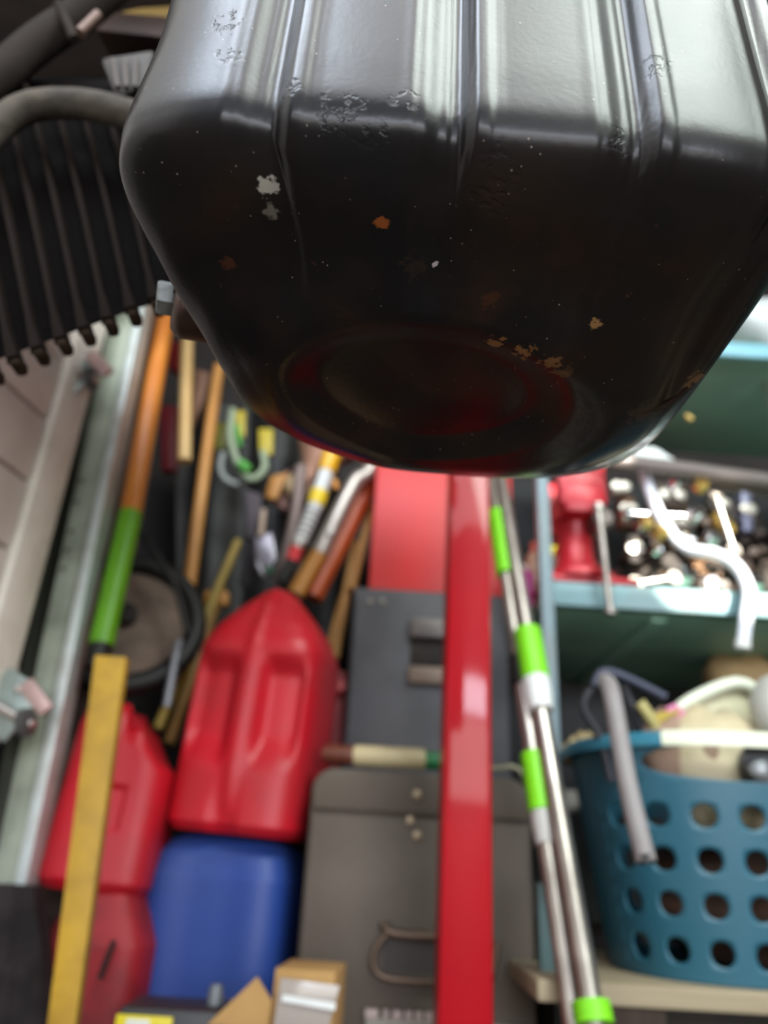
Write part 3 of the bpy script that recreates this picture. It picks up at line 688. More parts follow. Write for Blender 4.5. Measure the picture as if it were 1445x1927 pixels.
# lower chest
Yt = 1.22
x0 = P(560, 1780, Yt).x; x1 = P(1006, 1700, Yt).x; zc = P(700, 1448, Yt).z
m_ch = mat('brown_grey_enamel', '4e443a', .62, 0, dirt='6a6053', dscale=7, damount=.5, bump=.1)
t = thing('tool_chest', 'brownish grey steel tool chest with a bail handle standing behind the red post', 'tool chest', ((x0 + x1) / 2, Yt + .12, 0))
ring0 = []
W_ = (x1 - x0) / 2; R_ = .035
def chest_outline(y, inset=0, zb=0.0, zt_=None):
    zt_ = zt_ or zc; o = []
    for k in range(9):
        a = PI / 2 * k / 8; o.append(Vector((x1 - inset - R_ + R_ * math.cos(PI / 2 - a) if False else x1 - inset - R_ + R_ * math.sin(a + 0) * 0 + R_ * math.cos(a), y, zt_ - inset - R_ + R_ * math.sin(a))))
    for k in range(9):
        a = PI / 2 + PI / 2 * k / 8; o.append(Vector((x0 + inset + R_ + R_ * math.cos(a), y, zt_ - inset - R_ + R_ * math.sin(a))))
    o.append(Vector((x0 + inset, y, zb))); o.append(Vector((x1 - inset, y, zb))); return o
zlid = P(700, 1530, Yt).z
MB().prism(chest_outline(Yt + .01), (0, .22, 0), .002).build('chest_body', m_ch, t)
MB().prism(chest_outline(Yt, .004, zlid + .002), (0, .012, 0), .002).build('lid_front', m_ch, t)
MB().box(((x0 + x1) / 2, Yt + .006, zlid / 2 - .002), (2 * W_ - .008, .012, zlid - .004), .002).build('front_panel', m_ch, t)
m_riv = mat('brass_rivet', '9c8c74', .35, .6)
for px, py in ((785, 1496), (785, 1573), (772, 1545)):
    MB().lathe([(.0075, 0), (.0065, .003), (.003, .0045)], P(px, py, Yt - .0), (0, -1, 0), 16).build('rivet', m_riv, t)
m_bail = mat('rusty_bail', '6b5a4c', .4, .6, dirt='4a3a2e')
MB().tube(PP([(722, 1735), (730, 1752), (770, 1760), (880, 1764)], Yt - .006), .007, 12, 4).build('handle_hinge', m_bail, t)
MB().tube(PP([(728, 1758), (708, 1782), (702, 1815), (720, 1838), (770, 1846), (900, 1852), (925, 1840), (935, 1770)], Yt - .012), .0048, 12, 5).build('bail_handle', m_bail, t, 'rusty bent wire bail')
MB().prism(PP([(722, 1768), (900, 1772), (900, 1840), (720, 1828)], Yt - .001), (0, .003, 0)).build('handle_recess', mat('recess_dark', '332c28', .6), t)
# paint roller lying on the chest
t = thing('paint_roller', 'paint roller frame with brown and cream handle lying on the tool chest', 'paint roller', (P(700, 1425, Yt + .03).x, Yt + .03, zc))
Yp = Yt + .03; dz = zc + .0165 - P(700, 1432, Yp).z
def pr_(px, py): return P(px, py, Yp) + Vector((0, 0, dz))
MB().tube([pr_(606, 1420), pr_(618, 1418), pr_(664, 1422)], [.010, .0145, .0145], 16).build('brown_grip', wood('dark_brown_wood', '5a2c1e', '6f3a28', .4), t, 'dark brown end')
MB().tube([pr_(664, 1422), pr_(670, 1422), pr_(795, 1430), pr_(800, 1430)], [.013, .0165, .0165, .014], 18).build('cream_grip', mat('cream_plastic', 'cdbf97', .45, dirt='a3946c', damount=.4), t, 'cream sleeve')
MB().tube([pr_(800, 1431), pr_(832, 1434)], .0145, 16).build('green_ferrule', mat('dark_green_ferrule', '1f6b3f', .4), t, 'green ferrule')
MB().tube([pr_(832, 1434), pr_(930, 1446), pr_(965, 1444), pr_(985, 1462), pr_(1000, 1520), P(1018, 1600, Yp - .05), P(1026, 1640, Yp - .05)], .0042, 10, 5).build('wire_frame', mat('dull_wire', '8d8a74', .4, .6), t, 'bent wire frame')
# faded lettering strip at the bottom of the chest
a = P(688, 1912, Yt - .014); b = P(835, 1912, Yt - .014)
pz = P(760, 1919, Yt - .016).z
pltm = MB().box(((a.x + P(1000, 1927, Yt).x) / 2, Yt - .010, pz - .02), (P(1000, 1927, Yt).x - a.x, .012, .04), .002).build('lettered_plate', mat('pale_grey_plate', '8f8c80', .5), t, 'pale plate with worn pinkish lettering')
for q0, q1 in ((686, 712), (720, 731), (737, 757), (761, 776), (780, 795), (799, 814), (818, 832)):
    l0, l1 = P(q0, 1912, Yt - .012), P(q1, 1912, Yt - .012)
    MB().box(((l0.x + l1.x) / 2, Yt - .012, pz + .004), (l1.x - l0.x, .010, .012), .002).build('letter', mat('worn_letter', 'b09f98', .5), pltm)

# ------------------------------------------------------------------ small boxes at the bottom
m_card = mat('cardboard', 'b08a54', .8, dirt='98733f', dscale=20, damount=.4)
Yb = .98
t = thing('cardboard_box', 'open cardboard box with shiny plastic window in front of the tool chest', 'box', (P(590, 1900, Yb).x, Yb + .04, 0))
bx0, bx1, bz1 = P(524, 1840, Yb).x, P(640, 1840, Yb).x, P(585, 1826, Yb).z
bw = bx1 - bx0; bc = (bx0 + bx1) / 2
MB().box((bc, Yb + .045, bz1 / 2), (bw, .09, bz1), .002, rotz(-.12)).build('box_body', m_card, t)
MB().prism(PP([(528, 1840), (640, 1855), (618, 1935), (514, 1935)], Yb - .012), (0, .004, 0), .001).build('plastic_window', mat('shiny_film', 'a39a92', .15, dirt='d0ccc6', dscale=9, damount=.7), t, 'shiny greyish film')
MB().prism(PP([(532, 1872), (632, 1888), (630, 1902), (530, 1884)], Yb - .016), (0, .002, 0)).build('film_fold', m_white, t)
t = thing('cardboard_box', 'tan cardboard box with a raised pointed flap in front of the blue jug', 'box', (P(450, 1927, Yb).x, Yb + .05, 0))
cz = P(450, 1915, Yb).z
MB().box((P(450, 1920, Yb).x, Yb + .07, cz / 2), (.10, .09, cz), .002, rotz(.25)).build('box_body', m_card, t)
MB().prism(PP([(388, 1930), (484, 1838), (512, 1885), (505, 1935)], Yb), (0, .003, 0), .001).build('flap', m_card, t, 'raised pointed flap')
t = thing('battery_charger', 'black plastic case with a yellow label at the bottom of the picture', 'case', (P(330, 1927, Yb).x, Yb + .04, 0))
cz = P(330, 1902, Yb).z
MB().box((P(320, 1920, Yb).x, Yb + .05, cz / 2), ((P(430, 1915, Yb) - P(222, 1915, Yb)).length, .08, cz), .006).build('case_body', mat('black_case', '2a2a2b', .5), t)
MB().box((P(266, 1930, Yb - .002).x, Yb + .008, P(266, 1930, Yb).z - .002), (.062, .002, .020), .0005).build('label', mat('yellow_label', 'd3c31c', .5), t, 'yellow label with a pale patch')
MB().box((P(254, 1930, Yb - .004).x, Yb + .0065, P(254, 1930, Yb).z - .001), (.026, .002, .012), .0005).build('label_patch', mat('pale_label', 'cfd0c4', .5), t)
MB().lathe([(.009, 0), (.009, .012), (.007, .022)], Vector((P(388, 1905, Yb).x, Yb + .05, cz - .002)), (0, 0, 1), 14).build('terminal', mat('grey_terminal', '6f7478', .5, .3), t)

# ------------------------------------------------------------------ workbench with overhead shelf
Yw = 1.24; XR = 2.2
t = thing('workbench', 'teal painted steel workbench with an overhead shelf beside the poles', 'workbench', (1.1, 1.45, 0))
bt = P(1230, 1104, Yw).z; bb = P(1230, 1150, Yw).z
xl_ = P(1040, 1110, Yw).x
MB().box(((xl_ + XR) / 2, Yw + .30, bt - .006), (XR - xl_, .60, .012), .002).build('worktop', m_benchgreen, t)
MB().box(((xl_ + XR) / 2, Yw + .004, (bt + bb) / 2), (XR - xl_, .012, bt - bb), .003).build('front_rail', m_bench, t, 'pale teal front edge')
MB().box(((xl_ + XR) / 2, Yw + .31, bb + .006), (XR - xl_, .56, .006), .001).build('bench_underside', m_benchgreen, t)
for k in range(4):
    MB().box((xl_ + .2 + k * .33, Yw + .31, bb - .001), (.03, .54, .010), .003).build('cross_bar', m_benchgreen, t)
us = P(1400, 668, Yw).z; xu = xl_ - .02
MB().box(((xu + XR) / 2, Yw + .21, us + .012), (XR - xu, .42, .008), .002).build('overhead_shelf', m_benchgreen, t)
MB().box(((xu + XR) / 2, Yw, us + .010), (XR - xu, .010, .036), .003).build('shelf_rail', mat('pale_blue_rail', '6fa9b8', .4, dirt='5f8b98', damount=.5), t, 'pale blue shelf edge')
a0 = P(1020, 900, Yw); a1 = P(1034, 1300, Yw)
def legbox(x, y): MB().box((x, y, (us) / 2), (.023, .023, us), .002).build('leg', mat('bench_leg_paint', '6c8088', .45, .1, dirt='6b6a60', dscale=10, damount=.5), t)
legbox((a0.x + a1.x) / 2, Yw + .002); legbox((a0.x + a1.x) / 2 + .0, Yw + .56); legbox(2.15, Yw + .002); legbox(2.15, Yw + .56)
MB().box(((xu + XR) / 2, Yw + .60, us / 2 + .1), (XR - xu, .01, us - .2), .002).build('back_panel', mat('dark_back_panel', '1b1f1f', .6, dirt='0f1010'), t)
MB().tube(PP([(1120, 862), (1300, 885), (1600, 928)], 1.30), .0165, 16).build('shelf_tube', mat('grey_shelf_tube', '6f6662', .45, .3), t, 'long grey tube under the overhead shelf')
MB().box((P(1400, 918, 1.33).x, 1.33, P(1400, 918, 1.33).z), (.35, .012, .016), .002, Matrix.Rotation(.10, 4, 'Y')).build('bracket_rail', mat('grey_bracket', '8a8480', .4, .5), t)
for px in (1500, 1590):
    p = P(px, 885 + (px - 1300) * .144, 1.30); MB().tube([p, (p.x, p.y + .04, us + .01)], .004).build('hanger', m_steel, t)
# lower shelf board under the basket
YB = 1.028; zs = P(1250, 1856, YB).z; zs2 = P(1250, 1900, YB).z
xs0 = P(1012, 1880, YB).x
t2 = thing('low_bench', 'low wooden board on blocks under the teal basket', 'board', (.7, 1.1, 0))
for xa, ya, yb in ((xs0, YB, YB + .19), (.275, YB + .193, YB + .42)):
    MB().box(((xa + 1.5) / 2, (ya + yb) / 2, (zs + zs2) / 2), (1.5 - xa, yb - ya, zs - zs2), .003).build('board', wood('grey_board_wood', '8d7f66', 'a3967c', .7, 0), t2)
for x in (.33, 1.2):
    MB().box((x, YB + .22, zs2 / 2), (.09, .38, zs2), .003).build('block', wood('dark_block_wood', '3c3027', '54453a', .8), t2)
MB().prism(PP([(1012, 1660), (1052, 1668), (1050, 1836), (1018, 1834)], 1.1), (0, .02, 0), .002).build('teal_panel', m_bench, label='pale teal panel edge seen behind the silver poles', cat='panel')

# ------------------------------------------------------------------ basket
bxc, byc = P(1470, 1600, 1.02).x, 1.19
za, zb = zs + .001, P(1350, 1392, 1.02).z
zb2 = zb
def bpt(th, h):
    """wall point; th 0 at the front, h 0..1"""
    k = .80 + .20 * h
    A, B = .208 * k, .180 * k; n = 2.4
    s_, c_ = math.sin(th), -math.cos(th)
    return Vector((bxc + A * math.copysign(abs(s_) ** (2 / n), s_), byc + B * math.copysign(abs(c_) ** (2 / n), c_), za + (zb2 - za) * h))
def bmap(u, h):
    """u: distance along the wall in cells"""
    # arc-length table along the mid-height ring
    import bisect
    L_ = bmap.L; s_ = (u / bmap.N) % 1 * L_[-1]
    i = min(max(bisect.bisect(L_, s_) - 1, 0), len(L_) - 2); f = (s_ - L_[i]) / (L_[i + 1] - L_[i])
    return bpt(2 * PI * (i + f) / (len(L_) - 1), h)
bmap.L = [0.0]
for i in range(720): bmap.L.append(bmap.L[-1] + (bpt(2 * PI * (i + 1) / 720, .5) - bpt(2 * PI * i / 720, .5)).length)
bmap.N = 20
mbk = MB()
HROWS = [0, .025, .21, .39, .575, .76]
def cellmesh(u0, u1, h0, h1, hole=None):
    K = 6 * max(1, round(u1 - u0))
    if not hole:
        R = 4
        vs = [bmap(u0 + (u1 - u0) * i / K, h0 + (h1 - h0) * j / R) for j in range(R + 1) for i in range(K + 1)]
        fs = [(j * (K + 1) + i, j * (K + 1) + i + 1, (j + 1) * (K + 1) + i + 1, (j + 1) * (K + 1) + i) for j in range(R) for i in range(K)]
        mbk.add(vs, fs); return
    uc, hc, ru, rh, n = hole; R = 6
    bd = [(u0 + (u1 - u0) * i / K, h0) for i in range(K)] + [(u1, h0 + (h1 - h0) * i / R) for i in range(R)] + [(u1 - (u1 - u0) * i / K, h1) for i in range(K)] + [(u0, h1 - (h1 - h0) * i / R) for i in range(R)]
    rings = []
    for q in range(4):
        row = []
        for (a, b) in bd:
            an = math.atan2((b - hc) / rh, (a - uc) / ru); c_, s_ = math.cos(an), math.sin(an)
            x = uc + ru * math.copysign(abs(c_) ** (2 / n), c_); y = hc + rh * math.copysign(abs(s_) ** (2 / n), s_)
            f = q / 3; row.append(bmap(a + (x - a) * f, b + (y - b) * f))
        rings.append(row)
    k = len(bd); fs = []
    for q in range(3):
        for i in range(k): fs.append((q * k + i, q * k + (i + 1) % k, (q + 1) * k + (i + 1) % k, (q + 1) * k + i))
    mbk.add([p for r in rings for p in r], fs)
rad = .27
for c in range(bmap.N):
    cellmesh(c, c + 1, 0.0, HROWS[1])
    cellmesh(c, c + 1, .76, .80)
    for r in range(1, 5):
        h0, h1 = HROWS[r], HROWS[r + 1]
        skip = c in (4, 5, 14, 15)
        cellmesh(c, c + 1, h0, h1, None if skip else (c + .5, (h0 + h1) / 2, rad, .052, 2))
HC = [(-2, 2), (14, 18)]
for c in range(bmap.N):
    inh = c in (17, 18, 19, 0, 1, 2) or c in (7, 8, 9, 10, 11, 12)
    if not inh: cellmesh(c, c + 1, .80, 1.0)
for u0 in (17, 7):
    cellmesh(u0, u0 + 6, .80, 1.0, (u0 + 3, .900, 2.7, .082, 2.3))
# floor of the basket
fl = [bpt(2 * PI * i / 96, 0) for i in range(96)]
for q in range(1, 6):
    f0, f1 = 1 - (q - 1) / 5, 1 - q / 5
    cc = Vector((bxc, byc, za))
    r0 = [cc + (p - cc) * f0 for p in fl]; r1 = [cc + (p - cc) * f1 for p in fl]
    mbk.add(r0 + r1, [(i, (i + 1) % 96, 96 + (i + 1) % 96, 96 + i) for i in range(96)])
bk = thing('laundry_basket', 'teal plastic laundry basket with round holes standing on the low board', 'basket', (bxc, byc, za))
bo = mbk.build('basket_wall', m_teal, bk)
bm = bmesh.new(); bm.from_mesh(bo.data); bmesh.ops.remove_doubles(bm, verts=bm.verts[:], dist=.0006); bmesh.ops.recalc_face_normals(bm, faces=bm.faces[:]); bm.to_mesh(bo.data); bm.free()
sd = bo.modifiers.new('thickness', 'SOLIDIFY'); sd.thickness = .0035; sd.offset = 0
rimp = [bpt(2 * PI * i / 140, 1.0) for i in range(141)]
rr = []
for i in range(140):
    p = rimp[i]; o = Vector((p.x - bxc, p.y - byc, 0)).normalized()
    rr.append([p + o * .016 + Vector((0, 0, -.011)), p + o * .018 + Vector((0, 0, .001)), p + o * .012 + Vector((0, 0, .008)), p - o * .003 + Vector((0, 0, .008)), p - o * .004 + Vector((0, 0, -.002)), p + o * .012 + Vector((0, 0, -.004))])
vs = [q for r in rr for q in r]; fs = [(i * 6 + j, i * 6 + (j + 1) % 6, ((i + 1) % 140) * 6 + (j + 1) % 6, ((i + 1) % 140) * 6 + j) for i in range(140) for j in range(6)]
MB().add(vs, fs).build('basket_rim', mat('teal_rim', '2d7186', .38), bk, angle=60)
# pale tape over the rim by the handle
rr = []
i0, i1 = 127, 152
for i in range(i0, i1 + 1):
    p = rimp[i % 140]; o = Vector((p.x - bxc, p.y - byc, 0)).normalized()
    rr.append([p + o * .0172 + Vector((0, 0, -.0112)), p + o * .0195 + Vector((0, 0, .001)), p + o * .013 + Vector((0, 0, .0095)), p - o * .004 + Vector((0, 0, .0095)), p - o * .004 + Vector((0, 0, .008)), p + o * .012 + Vector((0, 0, .0082))])
MB().loft(rr).build('rim_tape', mat('pale_tape', 'd4d8c0', .35), bk, 'pale tape wrapped on the rim', angle=60)
# things in the basket
def blob(name, lab, cat, c, size, m, seed, n=2.6, rough_=.12):
    random.seed(seed); rings = []; ph = [random.uniform(0, 6) for _ in range(6)]
    for i in range(15):
        h = i / 14; k = math.sin(PI * (.06 + .88 * h)) ** .6
        ring = []
        for p in se(size[0] * k, size[1] * k, n, 32):
            a = math.atan2(p.y, p.x); f = 1 + rough_ * math.sin(3 * a + ph[0] + 2 * h) + rough_ * .7 * math.sin(5 * a + ph[1] - 5 * h) * h
            ring.append(Vector((p.x * f, p.y * f, (h - .5) * size[2] * (1 + rough_ * math.sin(2 * a + ph[2])))) + Vector(c))
        rings.append(ring)
    return MB().loft(rings).build(name, m, label=lab, cat=cat, angle=70)
yi = 1.13
MB().prism(PP([(1236, 1345), (1340, 1290), (1385, 1283), (1470, 1330), (1480, 1470), (1290, 1470), (1262, 1400)], yi), (0, .11, 0), .010).build('cream_tub', mat('cream_tub_plastic', 'b8b394', .5, dirt='978c68', dscale=8, damount=.6), label='cream plastic tub lying in the teal basket', cat='tub')
MB().tube(PP([(1262, 1352), (1300, 1318), (1385, 1285), (1440, 1312)], yi - .006), .010, 12, 4).build('tub_rim', mat('pale_rim', 'ccd0bc', .4), bpy.data.objects['cream_tub'], 'paler rolled rim')
MB().prism(PP([(1250, 1332), (1272, 1322), (1328, 1374), (1296, 1386)], 1.075), (0, .015, 0), .003).build('pink_strip', mat('pink_plastic', 'b9648a', .45), label='pink plastic strip leaning on the cream tub', cat='strip')
blob('tan_rag', 'tan leather rag lump behind the cream tub under the bench', 'rag', P(1394, 1300, 1.52), (.08, .05, .15), mat('tan_leather', 'b3966a', .7, dirt='8a7050', dscale=14, damount=.7), 3)
blob('grey_pot', 'pale grey round pot at the frame edge beside the cream tub', 'pot', P(1462, 1340, 1.06), (.035, .04, .10), mat('pale_grey_pot', 'a9a9a0', .5), 5, 2, .03)
blob('cream_cloth', 'cream cloth seen through the basket handle opening', 'cloth', P(1350, 1450, 1.10), (.085, .05, .16), mat('cream_cloth', 'bdb293', .8, dirt='94805c', dscale=12, damount=.7), 8)
blob('brown_cloth', 'pinkish brown cloth beside the cream cloth in the basket', 'cloth', P(1275, 1430, 1.10), (.05, .05, .13), mat('pinkish_brown_cloth', '8f7664', .8), 9)
t = thing('grey_motor', 'small dark grey motor with round face inside the basket handle opening', 'motor', P(1430, 1460, 1.05))
MB().lathe([(.034, 0), (.034, .05)], P(1430, 1452, 1.07), (-.2, -1, .1), 26).build('motor_body', mat('dark_motor', '39383a', .45, .4), t)
MB().lathe([(.015, 0), (.015, .008), (.008, .012)], P(1428, 1446, 1.02), (-.2, -1, .1), 20).build('motor_face', mat('motor_face', '7c7f80', .35, .6), t)
blob('dark_junk', 'dark brown junk filling the lower part of the teal basket', 'rag', (bxc - .0, byc, za + .09), (.125, .105, .17), mat('dark_brown_rag', '33261f', .85, dirt='6b4630', dscale=16, damount=.6), 12)
# straps and pipe over the rim
m_bs = mat('dark_blue_strap', '33374a', .5)
t = thing('black_strap', 'dark strap loop sticking out of the teal basket', 'strap', P(1150, 1380, 1.06))
MB().tube(PP([(1118, 1290), (1132, 1266), (1160, 1268), (1205, 1288), (1252, 1312)], 1.08), .0065, 10, 5).build('strap_loop', m_bs, t)
MB().tube(PP([(1118, 1290), (1098, 1330), (1130, 1390), (1150, 1470)], 1.09), .0065, 10, 5).build('strap_leg', mat('darker_strap', '1f2029', .5), t)
MB().tube(PP([(1172, 1290), (1200, 1350), (1240, 1440)], 1.10), .007, 10, 5).build('strap_leg', mat('darker_strap', '1f2029', .5), t)
t = thing('grey_pipe', 'grey plastic pipe hooked over the rim of the teal basket', 'pipe', P(1212, 1620, .93))
MB().tube([P(1140, 1282, 1.02), P(1152, 1310, .97), P(1180, 1470, .925), P(1216, 1622, .90)], .0115, 16, 4).build('pipe_tube', mat('dusty_grey_pvc', '8a8585', .55, dirt='6a6462', dscale=14, damount=.5), t)
MB().tube([P(1213, 1608, .898), P(1217, 1626, .897)], .0085, 14).build('pipe_end', m_black, t)
for k, (a, b, m, lab) in enumerate((((1203, 1322), (1232, 1362), mat('pale_olive_stick', 'a89f66', .6), 'pale olive stick end poking out of the basket'), ((1232, 1356), (1268, 1338), mat('mustard_stick', 'a08a34', .6), 'mustard stick end touching the pink strip'))):
    MB().tube([P(*a, 1.08), P(*b, 1.08), P(b[0] + 20, b[1] + 110, 1.12)], .0085, 12).build('stick_end', m, label=lab, cat='stick')
for px, py, rr_, lab in ((1080, 1418, .022, 'tan crumpled paper at the basket rim end'), (1100, 1400, .018, 'smaller tan paper ball behind the basket rim')):
    blob('crumpled_paper', lab, 'paper', P(px, py, 1.26), (rr_, rr_, rr_ * 2), mat('tan_paper', '9a8862', .8), px, 2, .2)

# ------------------------------------------------------------------ things on the bench
def on(px, Y): p = P(px, 1100, Y); return Vector((p.x, Y, bt))
t = thing('bench_vise', 'red bench vise with a silver screw handle on the front of the workbench', 'vise', on(1095, 1.30))
m_vise = mat('red_vise_enamel', 'b5202c', .35, .1, dirt='7c1c20', dscale=16, damount=.6)
o = on(1098, 1.30)
MB().box(o + Vector((0, 0, .008)), (.17, .12, .014), .005).build('base', m_vise, t)
MB().lathe([(.075, 0), (.072, .012), (.045, .022), (.034, .05), (.033, .10), (.045, .13)], o + Vector((-.012, 0, .014)), (0, 0, 1), 30).build('swivel', m_vise, t)
MB().box(o + Vector((-.012, .01, .165)), (.075, .18, .07), .012).build('jaw_block', m_vise, t)
MB().box(o + Vector((-.012, -.06, .19)), (.09, .035, .085), .008).build('front_jaw', m_vise, t)
MB().box(o + Vector((-.012, .04, .20)), (.09, .035, .08), .008).build('rear_jaw', m_vise, t)
MB().lathe([(.02, 0), (.02, .05), (.014, .055)], o + Vector((.02, -.02, .125)), (.1, -1, 0), 20).build('screw_head', mat('grey_screw', '6a605c', .4, .6), t)
sh = PP([(1126, 955), (1148, 1150)], 1.2)
MB().tube(sh, .0065, 14).build('screw_handle', m_steel, t, 'silver sliding bar')
for q in sh: MB().lathe([(.004, -.009), (.0105, -.006), (.0105, .006), (.004, .009)], q, (sh[1] - sh[0]), 16).build('bar_knob', m_steel, t)
# white hose
t = thing('white_hose', 'white curved plastic hose hanging over the workbench edge', 'hose', P(1400, 1210, 1.2))
MB().tube([P(1212, 888, 1.34), P(1225, 930, 1.33), P(1250, 985, 1.32), P(1290, 1030, 1.31), P(1345, 1042, 1.27), P(1385, 1065, 1.24), P(1408, 1110, 1.21), P(1404, 1160, 1.20), P(1398, 1215, 1.20)], .0110, 16, 6).build('hose_tube', mat('white_hose_plastic', 'd9dde6', .35), t)
MB().tube([P(1398, 1205, 1.20), P(1398, 1222, 1.20)], .0125, 16).build('hose_end', m_white, t)
# metal parts heaped on the bench
m_alu = mat('cast_aluminium', '9c948c', .38, .6, dirt='4a4038', dscale=18, damount=.8)
m_iron = mat('dark_iron', '3a332e', .5, .5, dirt='1d1815', dscale=18, damount=.8)
m_brs = mat('worn_brass', 'b39a58', .3, .8)
def alternator(px, Y, z, r, lab, m, tilt=(.3, -1, .1)):
    c = P(px, 1000, Y); c.z = z + r
    t = thing('alternator', lab, 'machine part', (c.x, c.y, z))
    MB().lathe([(r * .5, -r * .7), (r * .95, -r * .6), (r, -r * .4), (r, r * .4), (r * .9, r * .6), (r * .4, r * .75)], c, tilt, 28).build('housing', m, t)
    ax_ = Vector(tilt).normalized()
    MB().lathe([(r * .5, 0), (r * .55, .004), (r * .4, .008), (r * .55, .012), (r * .5, .016)], c + ax_ * r * .75, tilt, 24).build('pulley', m_chrome, t)
    q = Vector((0, 0, 1)).rotation_difference(ax_).to_matrix()
    for k in range(8):
        a = 2 * PI * k / 8; p = c + q @ Vector((r * .98 * math.cos(a), r * .98 * math.sin(a), 0))
        MB().tube([p - ax_ * r * .5, p + ax_ * r * .5], .004, 8).build('case_rib', m, t)
def jar(name, px, Y, z, r, h, m, mc, lab):
    c = P(px, 1000, Y); c.z = z; t = thing(name, lab, 'can', c)
    MB().lathe([(r * .95, 0), (r, .004), (r, h * .85), (r * .8, h * .93), (r * .5, h * .95)], c, (0, 0, 1), 26).build('can_body', m, t)
    MB().lathe([(r * .52, h * .93), (r * .52, h * 1.08), (r * .45, h * 1.1)], c, (0, 0, 1), 20).build('lid', mc, t)
def gear(px, py, Y, r, lab, m, ax=(.1, -1, .2)):
    t = thing('gear', lab, 'machine part', P(px, py, Y)); c = P(px, py, Y); ax_ = Vector(ax).normalized()
    MB().lathe([(r * .3, -.008), (r * .85, -.008), (r * .85, .008), (r * .3, .008)], c, ax, 28).build('gear_disc', m, t)
    q = Vector((0, 0, 1)).rotation_difference(ax_).to_matrix(); tm = MB()
    for k in range(14):
        a = 2 * PI * k / 14; R3 = q @ Matrix.Rotation(a, 3, 'Z')
        tm.box(c + q @ Vector((r * .9 * math.cos(a), r * .9 * math.sin(a), 0)), (r * .25, r * .16, .014), .001, R3.to_4x4())
    tm.build('gear_teeth', m, t)
def spanner(a, b, Y, lab, m, w_=.009):
    A, B = P(*a, Y), P(*b, Y); t = thing('spanner', lab, 'spanner', B); d = (B - A).normalized()
    MB().tube([A, B], w_ * .62, 10).build('shank', m, t)
    for q in (A, B): MB().lathe([(w_ * .7, -.004), (w_ * 1.5, -.004), (w_ * 1.5, .004), (w_ * .7, .004)], q, Vector((.1, -1, .2)), 18).build('jaw', m, t)
def block(px0, py0, px1, py1, Y, d, m, lab, name='metal_bracket', rot=0, holes=2):
    a, b = P(px0, py0, Y), P(px1, py1, Y); c = (a + b) / 2 + Vector((0, d / 2, 0))
    t = thing(name, lab, 'machine part', c - Vector((0, 0, abs(a.z - b.z) / 2)))
    R3 = Matrix.Rotation(rot, 4, 'Y')
    MB().box(c, (abs(b.x - a.x), d, abs(a.z - b.z)), .006, R3).build('casting', m, t)
    for k in range(holes):
        u = (k + .5) / holes - .5; p = c + R3 @ Vector((u * abs(b.x - a.x) * .9, -d / 2 - .001, 0))
        MB().lathe([(.006, -.002), (.012, -.002), (.012, .006), (.005, .007)], p, (0, -1, 0), 12).build('boss', m_steel, t)
alternator(1215, 1.42, bt, .055, 'dark alternator with chrome pulley just right of the vise', m_iron)
alternator(1310, 1.40, bt, .048, 'aluminium alternator with chrome pulley behind the white hose', m_alu, (-.4, -1, .2))
alternator(1425, 1.36, bt, .050, 'dark grey alternator at the right end behind the hose bend', m_iron, (.5, -1, 0))
jar('oil_can', 1052, 1.45, bt + .02, .026, .12, mat('white_tin', 'd8ddd6', .3, .2), m_brs, 'white tin can behind the bench leg left of the vise')
jar('oil_can', 1008, 1.46, bt, .022, .15, mat('pinkish_cream_tin', 'c9a88e', .35), mat('coral_cap', 'd66a58', .4), 'cream tin with coral cap between pole and bench leg')
jar('oil_can', 985, 1.40, bt, .018, .08, mat('magenta_tin', 'b03c86', .35), mat('pale_cap', 'c8b4ac', .4), 'small magenta tin beside the silver pole')
jar('oil_can', 1062, 1.38, bt, .022, .06, mat('amber_tin', '8a4c10', .4), mat('white_cap', 'dfe6e0', .3), 'short amber tin on the bench left of the vise')
jar('oil_can', 1045, 1.5, bt + .12, .016, .07, mat('yellow_green_tin', 'a8b02c', .35), m_white, 'yellow green tin standing above the white tin')
block(1180, 1005, 1210, 1060, 1.36, .03, m_iron, 'small dark casting on the bench beside the alternator')
block(1245, 965, 1340, 1000, 1.44, .05, m_alu, 'flat aluminium casting above the alternators', rot=.05, holes=3)
block(1330, 940, 1440, 985, 1.42, .05, m_iron, 'dark slanted casting above the hose bend', rot=.55, holes=2)
block(1390, 920, 1425, 1000, 1.40, .04, mat('bluish_zinc', '7f8196', .4, .5), 'bluish zinc bracket under the grey tube', rot=.1)
block(1150, 905, 1185, 930, 1.4, .03, m_alu, 'aluminium bracket behind the vise jaw')
block(1165, 930, 1200, 990, 1.42, .04, mat('brown_casting', '6a4c38', .5, .3, dirt='3c2a20'), 'brown rusty casting right of the vise')
block(1230, 905, 1300, 960, 1.47, .05, mat('tan_brown_casting', '4a3c32', .55, .3), 'tall dark casting behind the white hose top')
gear(1262, 1062, 1.33, .022, 'small dark gear beneath the white hose', m_iron)
gear(1330, 1062, 1.36, .034, 'brownish gear leaning behind the hose bend', mat('bronze_gear', '7a5f48', .35, .7))
gear(1360, 985, 1.38, .028, 'brass gear near the slanted casting', m_brs, (.4, -1, .3))
spanner((1182, 966), (1300, 972), 1.34, 'silver spanner lying across the castings', m_chrome)
spanner((1345, 930), (1380, 1035), 1.33, 'silver spanner leaning under the slanted casting', m_steel)
spanner((1195, 1098), (1268, 1088), 1.30, 'long silver spanner on the bench top front', m_steel)
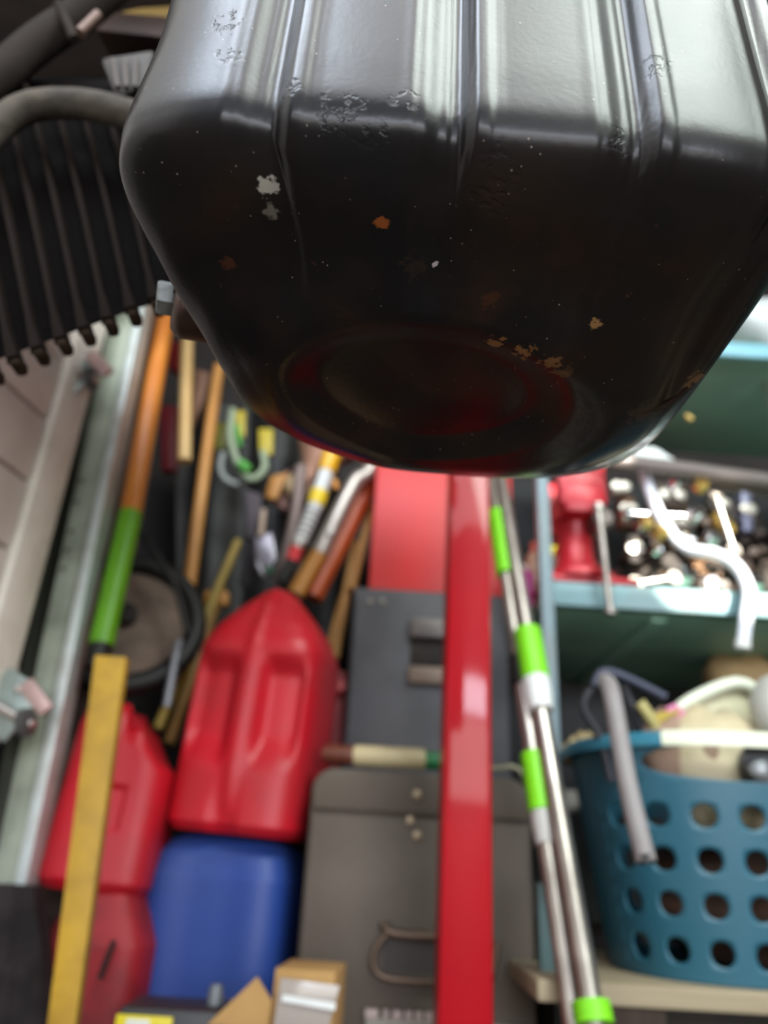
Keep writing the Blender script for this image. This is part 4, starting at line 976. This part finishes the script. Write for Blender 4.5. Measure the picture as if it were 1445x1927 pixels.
for k, (px, py, r, lab) in enumerate(((1205, 990, .010, 'chrome socket in the pile, next to the silver spanner end'), (1216, 985, .012, 'brass nut in the pile left of the hose'), (1242, 1002, .015, 'large bright brass nut touching the hose'), (1296, 1012, .014, 'chrome socket right of the hose middle'), (1340, 1014, .016, 'chrome socket lying lengthwise near the hose bend'), (1318, 915, .014, 'bright nut under the grey tube'), (1272, 910, .013, 'silver nut under the grey tube left of the bright one'), (1286, 1086, .019, 'big bright nut on the bench edge'), (1310, 968, .016, 'silver bearing beside the slanted casting'), (1235, 1035, .010, 'small grey nut under the hose'), (1366, 1050, .009, 'small ring nut at the hose bend'), (1420, 1098, .016, 'silver nut on the bench at the far right'))):
    m = m_brs if k in (1, 2, 5) else m_chrome
    c = P(px, py, 1.31); MB().lathe([(r * .45, -r * .7), (r, -r * .7), (r * 1.04, 0), (r, r * .7), (r * .45, r * .7), (r * .4, 0)], c, (.3 + .2 * math.sin(k), -1, .5), 6 if k % 2 else 20).build('socket_nut', m, label=lab, cat='nut')
# the heap of scrap they lie on
random.seed(31); hp = MB()
hx0, hx1 = P(1195, 1000, 1.40).x, P(1600, 1000, 1.40).x; htop = P(1300, 935, 1.36).z - bt
for i in range(420):
    x = random.uniform(hx0, hx1); y = random.uniform(1.345, 1.72)
    top = htop * (.35 + .65 * sm(1.34, 1.44, y)) * sm(hx0 - .03, hx0 + .09, x)
    z = bt + .012 + random.random() * max(top - .02, .01)
    R3 = Matrix.Rotation(random.uniform(0, 3), 4, 'Z') @ Matrix.Rotation(random.uniform(-1.2, 1.2), 4, 'X')
    L_ = random.uniform(.03, .085)
    if i % 3 == 0: hp.box((x, y, z), (L_, random.uniform(.015, .04), random.uniform(.012, .035)), .003, R3, 1)
    elif i % 3 == 1:
        d = (R3 @ Vector((1, 0, 0))) * L_ * .6; c = Vector((x, y, max(z, bt + .03))); d.z *= .4
        hp.tube([c - d, c + d], random.uniform(.005, .013), 9)
    else: hp.lathe([(.006, -.006), (L_ * .36, -.006), (L_ * .36, .008), (.006, .008)], (x, y, max(z, bt + .03)), R3 @ Vector((.3, -.6, .7)), 14)
hp.build('scrap_heap', mat('scrap_iron', '4a3f38', .5, .35, dirt='1c1714', dscale=24, damount=.9), label='heap of dark scrap metal parts piled on the workbench behind the white hose', cat='scrap', kind='stuff')
# white sack on the overhead shelf, spare metal near the shelf
blob('plastic_sack', 'white plastic sack on the overhead shelf', 'sack', P(1425, 622, 1.33), (.09, .07, .13), mat('white_sack', 'ccd3d3', .4), 21, 2.4, .15)
MB().prism(PP([(1195, 838), (1235, 842), (1275, 868), (1190, 872)], 1.36), (0, .03, 0), .003).build('white_patch', mat('white_patch', 'e4ece8', .4), label='white patch above the grey tube under the overhead shelf', cat='card')  # plain white slab for the pale patch behind the pan
MB().tube(PP([(1290, 782), (1302, 790)], 1.3), .006).build('clip', m_brs, label='tiny pale clip hanging under the overhead shelf', cat='clip')
